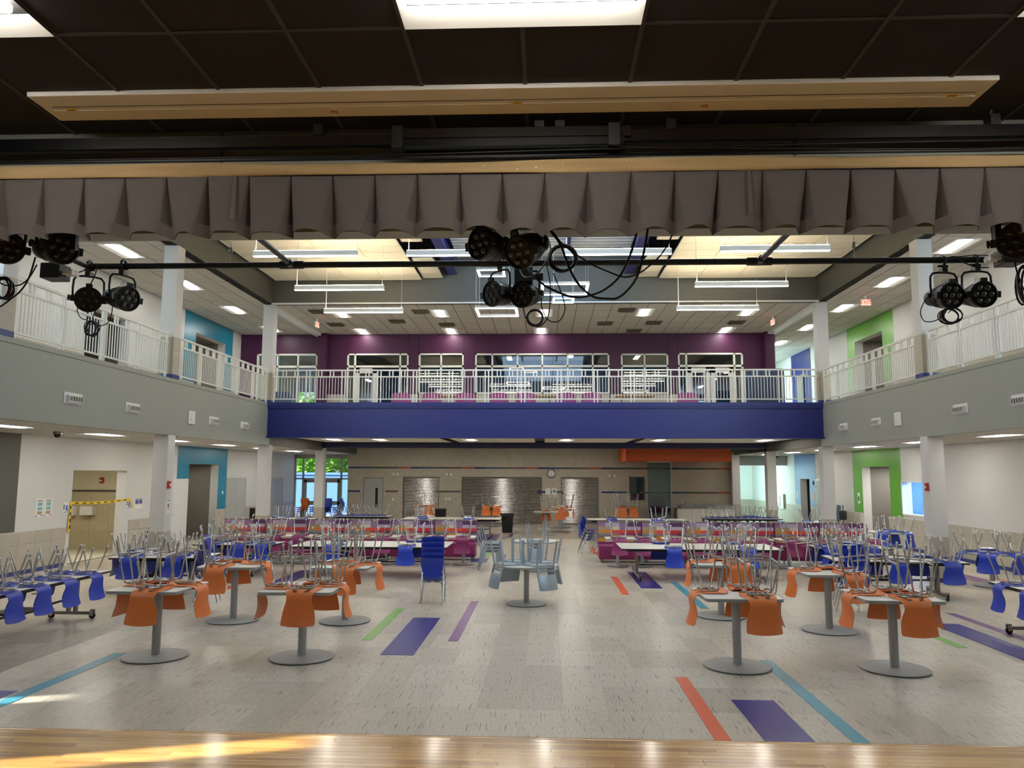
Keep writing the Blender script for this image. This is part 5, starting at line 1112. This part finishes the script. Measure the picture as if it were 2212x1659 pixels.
for lab, x, y, desc, st in (('counter table in front of the left narrow shutter', -5.5, 36.2, 'the table before the left shutter', [('near', .2), ('left', 0), ('right', 0)]), ('counter table in front of the wide shutter', -2.42, 36.1, 'the table before the wide shutter', [('near', -.24), ('near', .24), ('far', 0)]),
                            ('counter table nearest in the far row by the notices', .06, 31.3, 'the nearest table below the clock', [('far', 0)]), ('counter table second in the far row by the notices', .66, 33.2, 'the middle table below the clock', [('near', 0), ('right', .1), ('left', 0)]),
                            ('counter table last in the far row by the notices', .78, 35.4, 'the back table below the clock', [('near', .1), ('right', 0), ('far', 0)]), ('counter table in front of the hatch window', 3.7, 35.5, 'the table before the hatch', [('near', -.22), ('near', .26), ('left', 0), ('far', 0)])):
    k0 = 0
    t = None
    if lab.startswith('counter table in front of the wide') or 'hatch' in lab:
        counter_table('white square '+lab, x, y, 0, desc, [s for s in st if s[0] != 'near'], fine=False)
        for q, (s, off) in enumerate(s for s in st if s[0] == 'near'): upturned('orange', x, y, CT, 0, s, CH_, off, 'orange stool upturned on %s, %s of its near edge' % (desc, 'left' if q == 0 else 'right'), 'orange stools upturned on counter tables', False)
    else: counter_table('white square '+lab, x, y, 0, desc, st, fine=False)
# round tables with grey chairs
rtop = MB().lathe([(.598, 0), (.6, .004), (.6, .006)], 48).mesh('laminate', 'table_white'); redge = MB().lathe([(.59, -.03), (.606, -.026), (.608, .0), (.6, .002)], 48).mesh('edge_band', 'table_edge')
TZ = .74
def round_table(label, x, y, m='table_grey'):
    t = thing('round_table', label, 'table', (x, y, 0), group='round tables'); obj('laminate', rtop, t, (0, 0, TZ-.006)); obj('edge_band', redge, t, (0, 0, TZ-.006)); ped(t, 0, 0, TZ-.036, .05, .385)
round_table('round white pedestal table standing in the middle aisle, nearer one', -.34, 14.9); round_table('round white pedestal table in the middle aisle, farther one', -.22, 20.0)
def alu_meshes():
    d = {}; m = 'grey_alu'
    def ring(w0, w1, y0, y1, z, b, h): return MB().bar((-w0, y0, z), (w0, y0, z), b, h).bar((-w1, y1, z), (w1, y1, z), b, h).bar((-w0, y0, z), (-w1, y1, z), b, h).bar((w0, y0, z), (w1, y1, z), b, h)
    d['seat_frame'] = ring(.205, .19, .2, -.19, .445, .035, .03).mesh('seat_frame', m)
    vs = [(x, y, .452-.018*(1-(x/.19)**2)*(1-((y)/.2)**2)) for y in [-.18+.06*i for i in range(7)] for x in [-.18+.06*k for k in range(7)]]
    d['seat_panel'] = MB().add(vs, [(i*7+k, i*7+k+1, (i+1)*7+k+1, (i+1)*7+k) for i in range(6) for k in range(6)], True).add([(a, b, c-.01) for a, b, c in vs], [((i+1)*7+k, (i+1)*7+k+1, i*7+k+1, i*7+k) for i in range(6) for k in range(6)], True).mesh('seat_panel', m)
    d['fl'] = [MB().add([Vector((sx*(.19+.03*(1-q))+a*(.012+.006*q), .19+.03*(1-q)+b*(.012+.006*q), .44*q)) for q in (0, 1) for a, b in ((-1, -1), (1, -1), (1, 1), (-1, 1))], [(3, 2, 1, 0), (4, 5, 6, 7), (0, 1, 5, 4), (1, 2, 6, 5), (2, 3, 7, 6), (3, 0, 4, 7)]).mesh('leg', m) for sx in (-1, 1)]
    d['rl'] = [MB().bar((sx*.215, -.27, 0), (sx*.19, -.19, .45), .026, .03, (0, 1, 0)).bar((sx*.19, -.19, .44), (sx*.19, -.235, .62), .026, .03, (0, 1, 0)).bar((sx*.19, -.235, .61), (sx*.185, -.30, .86), .026, .028, (0, 1, 0)).mesh('leg', m) for sx in (-1, 1)]
    V = []
    for i in range(7):
        q = i/6; z = .60+.27*q; y = -.228-.06*q-.01*math.sin(q*PI)
        for k in range(7):
            u = -1+k/3; V.append((u*.185, y-.03*(1-u*u), z))
    F = [(i*7+k, i*7+k+1, (i+1)*7+k+1, (i+1)*7+k) for i in range(6) for k in range(6)]
    d['back_panel'] = MB().add(V, F, True).add([(a, b-.012, c) for a, b, c in V], [f[::-1] for f in F], True).mesh('back_panel', m)
    d['back_rail'] = MB().bar((-.19, -.215, .535), (.19, -.215, .535), .022, .03, (0, 0, 1)).mesh('back_rail', m)
    return d
AL = alu_meshes()
def alu_chair(label, loc, rz, group, flip=False):
    t = thing('metal_chair', label, 'chair', (loc[0], loc[1], loc[2]+(.462 if flip else 0)), group=group, rot=(0, PI if flip else 0, rz))
    for k in ('seat_frame', 'seat_panel', 'back_panel', 'back_rail'): obj(k, AL[k], t)
    for me in AL['fl']+AL['rl']: obj('leg', me, t)
for a, n in ((R(38), 'right front'), (R(-62), 'left front'), (R(-150), 'left back'), (R(125), 'right back')):
    d = .62-.235; alu_chair('grey metal chair upturned on the nearer round aisle table, %s' % n, (-.34+math.sin(a)*d, 14.9-math.cos(a)*d, TZ), a, 'grey metal chairs', True)
alu_chair('grey metal chair upturned on the farther round aisle table', (-.2, 20.0-.385, TZ), R(-6), 'grey metal chairs', True)
for k in range(4): alu_chair('grey metal chair in the stack beside the aisle, %s from the floor' % ordn[k], (-1.42+.045*k, 20.1, .075*k), R(-84), 'stacked grey metal chairs')

# mobile folding tables
def mobile_table(label, x, y, rz, L, W, group='mobile folding tables', legs=True):
    t = thing('folding_table', label, 'table', (x, y, 0), rz, group)
    obj('laminate', MB().box(-L/2+.003, -W/2+.003, TZ-.004, L/2-.003, W/2-.003, TZ+.002), t, m='table_white'); obj('edge_band', MB().rbox(-L/2, -W/2, TZ-.035, L/2, W/2, TZ, .006, 1), t, m='table_black')
    obj('apron_rail', MB().box(-L/2+.15, -W/4-.03, TZ-.09, L/2-.15, -W/4+.03, TZ-.035).box(-L/2+.15, W/4-.03, TZ-.09, L/2-.15, W/4+.03, TZ-.035), t, m='table_black')
    if not legs: return t
    for sx in (-1, 1):
        xx = sx*(L/2-.42); hw = W/2-.06 if W < 1 else W/2-.1
        fr = obj('leg_frame', MB().box(xx-.03, -hw, .07, xx+.03, hw, .12).box(xx-.025, -.09, .12, xx+.025, -.03, TZ-.04).box(xx-.025, .03, .12, xx+.025, .09, TZ-.04), t, m='steel')
        for sy in (-1, 1):
            c = obj('caster', MB().lathe([(.05, -.016), (.055, -.01), (.055, .01), (.05, .016)], 18, Matrix.Translation((xx, sy*(hw+.02), .056)) @ Matrix.Rotation(PI/2, 4, 'Y')), fr, m='table_black')
            obj('fork', MB().box(xx-.032, sy*(hw+.02)-.03, .05, xx-.02, sy*(hw+.02)+.03, .15).box(xx+.02, sy*(hw+.02)-.03, .05, xx+.032, sy*(hw+.02)+.03, .15).box(xx-.032, sy*(hw+.02)-.03, .14, xx+.032, sy*(hw+.02)+.03, .155), fr, m='chrome')
    obj('fold_bar', MB().bar((-L/2+.42, 0, .3), (L/2-.42, 0, .34), .03, .03).bar((-.2, -.2, .42), (.2, .2, .42), .04, .04).box(-.3, -.25, .34, .3, .25, .37), t, m='table_black')
    return t
BG = 'blue chairs upturned on tables'
mobile_table('long white folding table left of the aisle before the booths', -4.07, 18.75, 0, 3.65, 1.5)
for s, n, offs in (('near', 'near', (-.83, .87)), ('far', 'far', (-.87, 1.0))):
    for k, o in enumerate(offs): upturned('blue', -4.07, 18.75, TZ, 0, s, .75, o, 'blue chair upturned on the long left table, %s edge, %s end' % (n, 'left' if (o < 0) == (s == 'near') else 'aisle'), BG)
mobile_table('long white folding table right of the aisle before the booths', 3.58, 18.75, 0, 3.65, 1.5)
for s, n, offs in (('near', 'near', (-.62, 1.05)), ('far', 'far', (.75, -1.0))):
    for k, o in enumerate(offs): upturned('blue', 3.58, 18.75, TZ, 0, s, .75, o, 'blue chair upturned on the long right table, %s edge, %s end' % (n, 'aisle' if (o < 0) == (s == 'near') else 'right'), BG)
mobile_table('long folding table at the left edge of the view', -7.91, 11.58, PI/2, 3.65, .78)
for k, y in enumerate((12.9, 12.2, 11.52, 10.88)):
    upturned('blue', -7.91, 11.58, TZ, 0, 'right', .39, y-11.58, 'blue chair upturned on the left-edge table, aisle side, %s from far end' % ordn[k], BG, True, .05)
    upturned('blue', -7.91, 11.58, TZ, 0, 'left', .39, -(y+.05-11.58), 'blue chair upturned on the left edge table, wall side, %s from its far end' % ordn[k], BG, True, .05)
mobile_table('long folding table at the right edge of the view', 7.53, 11.22, PI/2, 3.65, .78)
for k, y in enumerate((12.66, 11.95)):
    upturned('blue', 7.53, 11.22, TZ, 0, 'left', .39, -(y-11.22), 'blue chair upturned on the right edge table, aisle side, %s from its far end' % ordn[k], BG)
    upturned('blue', 7.53, 11.22, TZ, 0, 'right', .39, y-11.22, 'blue chair upturned on the right edge table, wall side, %s from its far end' % ordn[k], BG)
mobile_table('white folding table behind the left second row of stools', -7.75, 15.85, R(4), 1.9, .95)
for s, o, n in (('near', -.55, 'near left'), ('near', .35, 'near right'), ('far', -.3, 'far right'), ('far', .5, 'far left'), ('left', 0, 'left end')): upturned('blue', -7.75, 15.85, TZ, R(4), s, .475 if s in ('near', 'far') else .95, o, 'blue chair upturned on the table behind the left stools, %s' % n, BG)
mobile_table('white folding table before the left end of the booths', -7.35, 18.7, R(-3), 1.9, .95)
for s, o, n in (('near', -.5, 'near left'), ('near', .2, 'near middle'), ('near', .75, 'near right'), ('far', -.4, 'far right'), ('far', .5, 'far left')): upturned('blue', -7.35, 18.7, TZ, R(-3), s, .475, o, 'blue chair upturned on the table by the left booth end, %s' % n, BG)
mobile_table('white folding table with casters behind the right stools', 7.05, 16.3, R(-5), 2.5, 1.1)
for s, o, n in (('near', -.9, 'near left'), ('near', -.05, 'near middle'), ('near', .9, 'near right'), ('far', -.7, 'far right'), ('far', .2, 'far middle'), ('far', .9, 'far left'), ('right', .1, 'right end')): upturned('blue', 7.05, 16.3, TZ, R(-5), s, .55 if s in ('near', 'far') else 1.25, o, 'blue chair upturned on the caster table behind the right stools, %s' % n, BG)
mobile_table('white folding table before the right end of the booths', 7.2, 18.95, 0, 1.7, .95)
for s, o, n in (('near', -.62, 'near left'), ('near', .35, 'near right'), ('far', -.3, 'far right'), ('far', .5, 'far left')): upturned('blue', 7.2, 18.95, TZ, 0, s, .475, o, 'blue chair upturned on the table by the right booth end, %s' % n, BG)
round_table('round white pedestal table near the right tiled wall', 9.9, 17.9)
for k, (a, n) in enumerate(((R(70), 'right'), (R(20), 'near'), (R(-35), 'near left'), (R(-95), 'left'), (R(160), 'far'))):
    d = .6-.15; chair('blue', 'blue chair upturned on the round table by the right wall, %s side' % n, (9.9+math.sin(a)*d, 17.9-math.cos(a)*d, TZ), a, BG, True)
round_table('round white table beside the green doorway', 10.3, 23.9)
for k, (a, n) in enumerate(((R(30), 'near right'), (R(-40), 'near left'), (R(150), 'far'))):
    d = .6-.15; chair('blue', 'blue chair upturned on the round table by the green doorway, %s' % n, (10.3+math.sin(a)*d, 23.9-math.cos(a)*d, TZ), a, BG, True)
mobile_table('long folding table behind the left booths', -3.45, 29.4, 0, 3.65, 1.3)
mobile_table('long folding table behind the right booths', 3.42, 29.4, 0, 3.65, 1.3)
for x, n, ks in ((-3.45, 'left', (('near', -1.1, 'near left'), ('near', .65, 'near right'), ('far', 1.2, 'far left'), ('far', -.5, 'far right'))), (3.42, 'right', (('near', -.95, 'near left'), ('near', .7, 'near right'), ('far', .9, 'far left'), ('far', -1.0, 'far right')))):
    for s, o, w in ks: upturned('blue', x, 29.4, TZ, 0, s, .65, o, 'blue chair upturned on the long table behind the %s booths, %s' % (n, w), BG, False)
mobile_table('folding table crowded with upturned chairs near the servery door', -7.1, 30.6, 0, 2.2, .9)
for k in range(9): chair('blue', 'blue chair in the tight upturned row by the servery door, %s from left' % ordn[k], (-8.05+.21*k, 30.55+.02*(k % 2), TZ+.004*(k % 3)), R(90)+RND.uniform(-.06, .06), 'tight row of upturned blue chairs at left', True, False)
mobile_table('folding table with a few upturned chairs by the entrance', -9.6, 28.6, 0, 2.2, .9)
for s, o, w in (('near', -.7, 'near left'), ('near', 0, 'near middle'), ('near', .7, 'near right'), ('far', .3, 'far side')): upturned('blue', -9.6, 28.6, TZ, 0, s, .45, o, 'blue chair upturned on the table by the entrance, %s' % w, BG, False)
mobile_table('folding table crowded with upturned chairs at far right', 7.6, 30.6, 0, 2.9, .9)
for k in range(11): chair('blue', 'blue chair in the tight upturned row at far right, %s from left' % (ordn+('eleventh',))[k], (6.35+.24*k, 30.55+.02*(k % 2), TZ+.004*(k % 3)), R(-90)+RND.uniform(-.08, .08), 'tight row of upturned blue chairs at right', True, False)
round_table('round table before the pale blue wall', 9.9, 28.6)
for k, (a, n) in enumerate(((R(10), 'near'), (R(-100), 'left'), (R(130), 'far right'))): chair('blue', 'blue chair upturned on the table before the pale blue wall, %s' % n, (9.9+math.sin(a)*.45, 28.6-math.cos(a)*.45, TZ), a, BG, True, False)
# upright stacks
def stack(kind, n, x, y, rz, where, group):
    dx, dy = -math.sin(rz)*.045, math.cos(rz)*.045
    for k in range(n): chair(kind, '%s %s in the %s, %s from the floor' % (kind.replace('stool', ''), 'stool' if KIND[kind][2] == ST else 'chair', where, ordn[k]), (x+dx*k, y+dy*k, .095*k), rz, group)
stack('blue', 5, -2.1, 14.8, R(4), 'stack beside the aisle', 'blue chair stack by the aisle')
stack('blue', 5, -6.35, 14.7, R(-75), 'stack behind the outer left stools', 'blue chair stack behind left stools')
stack('blue', 5, 5.45, 14.2, R(14), 'stack between the right stool tables', 'blue chair stack between right tables')
stack('blue', 4, -9.75, 19.5, R(-8), 'stack near the left middle column', 'blue chair stack near left column')
stack('blue', 4, 1.28, 24.0, R(-80), 'stack by the right booth end', 'blue chair stack by right booth')
stack('orange', 3, -11.35, 36.4, R(170), 'stack left of the glazed entrance', 'orange stool stack by the entrance')
stack('bluestool', 3, -10.9, 36.9, R(165), 'stack behind the orange stools by the entrance', 'blue stool stack by the entrance')
stack('bluestool', 3, -10.2, 36.3, R(185), 'stack before the entrance doors', 'blue stool stack before the doors')
stack('bluestool', 3, -9.7, 36.5, R(120), 'stack right of the entrance doors', 'blue stool stack beside the doors')

# ------------------------------------------------------------------ booths
def multi_mesh(name, quads, mats):
    me = bpy.data.meshes.new(name); v = []; f = []
    for q, _ in quads: f.append(tuple(range(len(v), len(v)+4))); v += q
    me.from_pydata(v, [], f)
    for m in mats: me.materials.append(MATS[m])
    for p, (_, mi) in zip(me.polygons, quads): p.material_index = mi
    me.update(); return me
FM = ['f_lilac', 'f_plum', 'f_sand', 'f_orange', 'f_coral', 'f_red', 'f_slate', 'f_taupe', 'f_cream', 'f_mauve', 'f_magenta', 'f_gold']
ROWS = [(.11, 'f_mauve f_lilac f_lilac f_mauve f_plum f_plum'), (.095, 'f_sand f_sand f_cream f_mauve f_lilac f_lilac'), (.09, 'f_gold f_orange f_coral f_coral f_red f_red'), (.05, 'f_slate f_slate f_mauve f_magenta f_magenta f_plum'), (.09, 'f_taupe f_taupe f_gold f_cream f_sand f_taupe'), (.1, 'f_gold f_cream f_orange f_sand f_gold f_taupe')]
def booth(side, x0, n, yf):
    W = 1.235
    for k in range(n):
        lab = 'magenta booth bench with patchwork back, %s from the aisle on the %s' % (ordn[k if side > 0 else n-1-k], 'right' if side > 0 else 'left')
        t = thing('booth_bench', lab, 'booth', (x0+(k+.5)*W, yf, 0), group='patchwork booth benches')
        h = W/2-.004
        obj('seat', MB().rbox(-h, 0, .09, h, .55, .48, .03, 2), t, m='vinyl_magenta'); bk = obj('back', MB().rbox(-h, .53, .3, h, .66, 1.08, .02, 2), t, m='vinyl_purple')
        obj('top_trim', MB().rbox(-h, .52, 1.065, h, .67, 1.09, .008, 1), t, m='f_taupe')
        q = []; z = 1.06; iw = 2*(h-.02)/6
        for hh, r in ROWS:
            for c, m in enumerate(r.split()):
                xa = -h+.02+c*iw; q.append(([(xa, .526, z-hh), (xa+iw, .526, z-hh), (xa+iw, .526, z), (xa, .526, z)], FM.index(m)))
            z -= hh
        obj('patchwork_cover', multi_mesh('patchwork_cover', q, FM), bk)
        for sx in (-1, 1):
            for y in (.08, .55): obj('leg', MB().lathe([(.018, 0), (.022, .09)], 10, Matrix.Translation((sx*(h-.1), y, 0))), t, m='steel')
booth(-1, -9.35, 6, 22.0); booth(1, 1.5, 6, 21.75)
bt_top = MB().prism(rpoly(.655, .36, .03), -.004, .003).mesh('laminate', 'table_white'); bt_ed = MB().prism(rpoly(.66, .365, .034), -.035, -.002).mesh('edge_band', 'table_edge')
for s, xs, y in ((-1, (-2.5, -3.97, -5.44, -6.89, -8.32), 21.05), (1, (2.27, 3.77, 5.3, 6.75, 8.15), 20.95)):
    for k, x in enumerate(xs):
        w = 'on the %s' % ('left' if s < 0 else 'right')
        t = thing('booth_table', 'white booth table with twin pedestals, %s from the aisle %s' % (ordn[k], w), 'table', (x, y, 0), group='booth tables')
        obj('laminate', bt_top, t, (0, 0, TZ)); obj('edge_band', bt_ed, t, (0, 0, TZ))
        ped(t, -.32, .1, TZ-.035, .04, .29); ped(t, .32, .1, TZ-.035, .04, .29)
        for q, o in enumerate((-.32, .33)): upturned('magenta', x, y, TZ, 0, 'near', .365, o, 'magenta chair upturned on the %s booth table %s, %s of its pair' % (ordn[k], w, 'left' if q == 0 else 'right'), 'magenta chairs upturned on booth tables')

# ------------------------------------------------------------------ odds and ends
t = thing('waste_bin', 'tall black waste bin near the aisle before the servery', 'waste bin', (-1.53, 32.4, 0))
obj('body', MB().add([(sx*w, sy*w, z) for z, w in ((0, .2), (.74, .26)) for sx, sy in ((-1, -1), (1, -1), (1, 1), (-1, 1))], [(3, 2, 1, 0), (0, 1, 5, 4), (1, 2, 6, 5), (2, 3, 7, 6), (3, 0, 4, 7), (4, 5, 6, 7)]), t, m='black_plastic'); obj('rim', MB().rbox(-.285, -.285, .72, .285, .285, .78, .01, 1), t, m='black_plastic'); obj('liner', MB().rbox(-.25, -.29, .55, .0, -.24, .76, .02, 2), t, m='black_gloss')
t = thing('waste_bin', 'black waste bin behind the left far table', 'waste bin', (-4.6, 34.5, 0)); obj('body', MB().lathe([(.2, 0), (.26, .8)], 20), t, m='black_plastic'); obj('rim', MB().lathe([(.27, .8), (.28, .84), (.22, .86)], 20), t, m='black_plastic')
t = thing('monitor_stand', 'black screen on a stand before the double doors at left', 'monitor', (-9.95, 26.4, 0)); obj('screen', MB().rbox(-.13, -.03, .8, .13, .03, 1.22, .01, 1), t, m='black_gloss'); obj('pole', MB().tube([(0, 0, .02), (0, 0, .82)], .025, 10), t, m='black_metal'); obj('foot', MB().lathe([(.25, 0), (.25, .015), (.03, .03)], 24), t, m='black_metal'); obj('mark', MB().bar((-.02, -.032, .92), (.04, -.032, 1.02), .004, .03), t, m='skin_white')
t = thing('folded_board', 'dark blue folded board leaning by the right column', 'board', (11.3, 30.9, 0), R(-12)); obj('panel', MB().bar((0, 0, 0), (.12, 0, 1.25), .6, .04, (1, 0, 0)), t, m='upholstery_navy'); obj('edge_frame', MB().bar((.02, -.3, 0), (.14, -.3, 1.25), .03, .06, (1, 0, 0)).bar((.02, .3, 0), (.14, .3, 1.25), .03, .06, (1, 0, 0)), t, m='steel')
t = thing('music_stand', 'black stand with a dark bag beside the green wall', 'stand', (11.1, 29.6, 0)); obj('pole', MB().tube([(0, 0, .02), (0, 0, 1.3)], .018, 8), t, m='black_metal'); obj('foot', MB().lathe([(.22, 0), (.22, .012), (.02, .03)], 20), t, m='black_metal'); obj('bag', MB().rbox(-.14, -.08, .75, .12, .08, 1.1, .05, 3), t, m='black_plastic')
# lounge seats on the far gallery
def lounge(label, x, y, rz, m, w=.74):
    t = thing('lounge_chair', label, 'lounge chair', (x, y, GF), rz, 'gallery lounge chairs')
    V = []; F = []; n = 10; rows = [(.28, .0), (.45, .0), (.6, .012), (.68, .03), (.7, .06)]
    P = []
    for k in range(n+1):
        u = -1+2*k/n; ed = abs(u)**6
        P.append((u*w/2, -.3+.14*u*u, ed))
    mb = MB()
    for k in range(n):
        (xa, ya, ea), (xb, yb, eb) = P[k], P[k+1]
        za, zb = .70-.1*ea, .70-.1*eb
        mb.add([(xa, ya, .25), (xb, yb, .25), (xb, yb, zb), (xa, ya, za), (xa*.9, ya+.1, .25), (xb*.9, yb+.1, .25), (xb*.9, yb+.1, zb-.01), (xa*.9, ya+.1, za-.01)], [(0, 1, 2, 3), (5, 4, 7, 6), (3, 2, 6, 7)], True)
    obj('backrest', mb, t, m=m); obj('seat', MB().rbox(-w/2+.06, -.2, .22, w/2-.06, .36, .42, .04, 2), t, m=m)
    for sx in (-1, 1):
        for sy in (-.16, .3): obj('leg', MB().lathe([(.015, 0), (.02, .23)], 8, Matrix.Translation((sx*(w/2-.12), sy, 0))), t, m='steel')
for k, x in enumerate((-5.2, -4.1, -2.85, -1.65, -.66, .78, 1.7, 5.15)): lounge('purple lounge chair behind the far railing, %s from left' % ordn[k], x, 28.0, RND.uniform(-.1, .1), 'vinyl_purple')
lounge('navy lounge chair behind the left end of the far railing', -9.55, 27.6, .3, 'upholstery_navy')
for k, x in enumerate((-3.3, .2, 3.4)):
    t = thing('gallery_table', 'low wooden table behind the purple lounge chairs, %s from left' % ordn[k], 'table', (x, 29.2, GF)); obj('top', MB().rbox(-.75, -.35, .68, .75, .35, .72, .008, 1), t, m='wood_counter'); obj('pedestal', MB().tube([(0, 0, .03), (0, 0, .68)], .04, 12), t, m='steel'); obj('base', MB().lathe([(.28, 0), (.28, .02), (.05, .03)], 24), t, m='steel')
t = thing('privacy_pod', 'tall navy upholstered seating pod at the right of the far gallery', 'seating pod', (7.8, 27.5, GF))
obj('shell', MB().rbox(-.6, -.3, .2, .6, -.15, 1.5, .06, 3).rbox(-.6, -.2, .2, -.48, .5, 1.5, .05, 3).rbox(.48, -.2, .2, .6, .5, 1.5, .05, 3), t, m='upholstery_navy'); obj('seat', MB().rbox(-.48, -.15, .2, .48, .45, .5, .03, 2), t, m='upholstery_navy')
for k in range(9): obj('channel', MB().rbox(-.57+k*.127, -.312, .25, -.455+k*.127, -.29, 1.45, .01, 2), t, m='upholstery_navy')
for sx in (-1, 1):
    for sy in (-.2, .4): obj('leg', MB().lathe([(.02, 0), (.03, .2)], 8, Matrix.Translation((sx*.5, sy, 0))), t, m='ink')
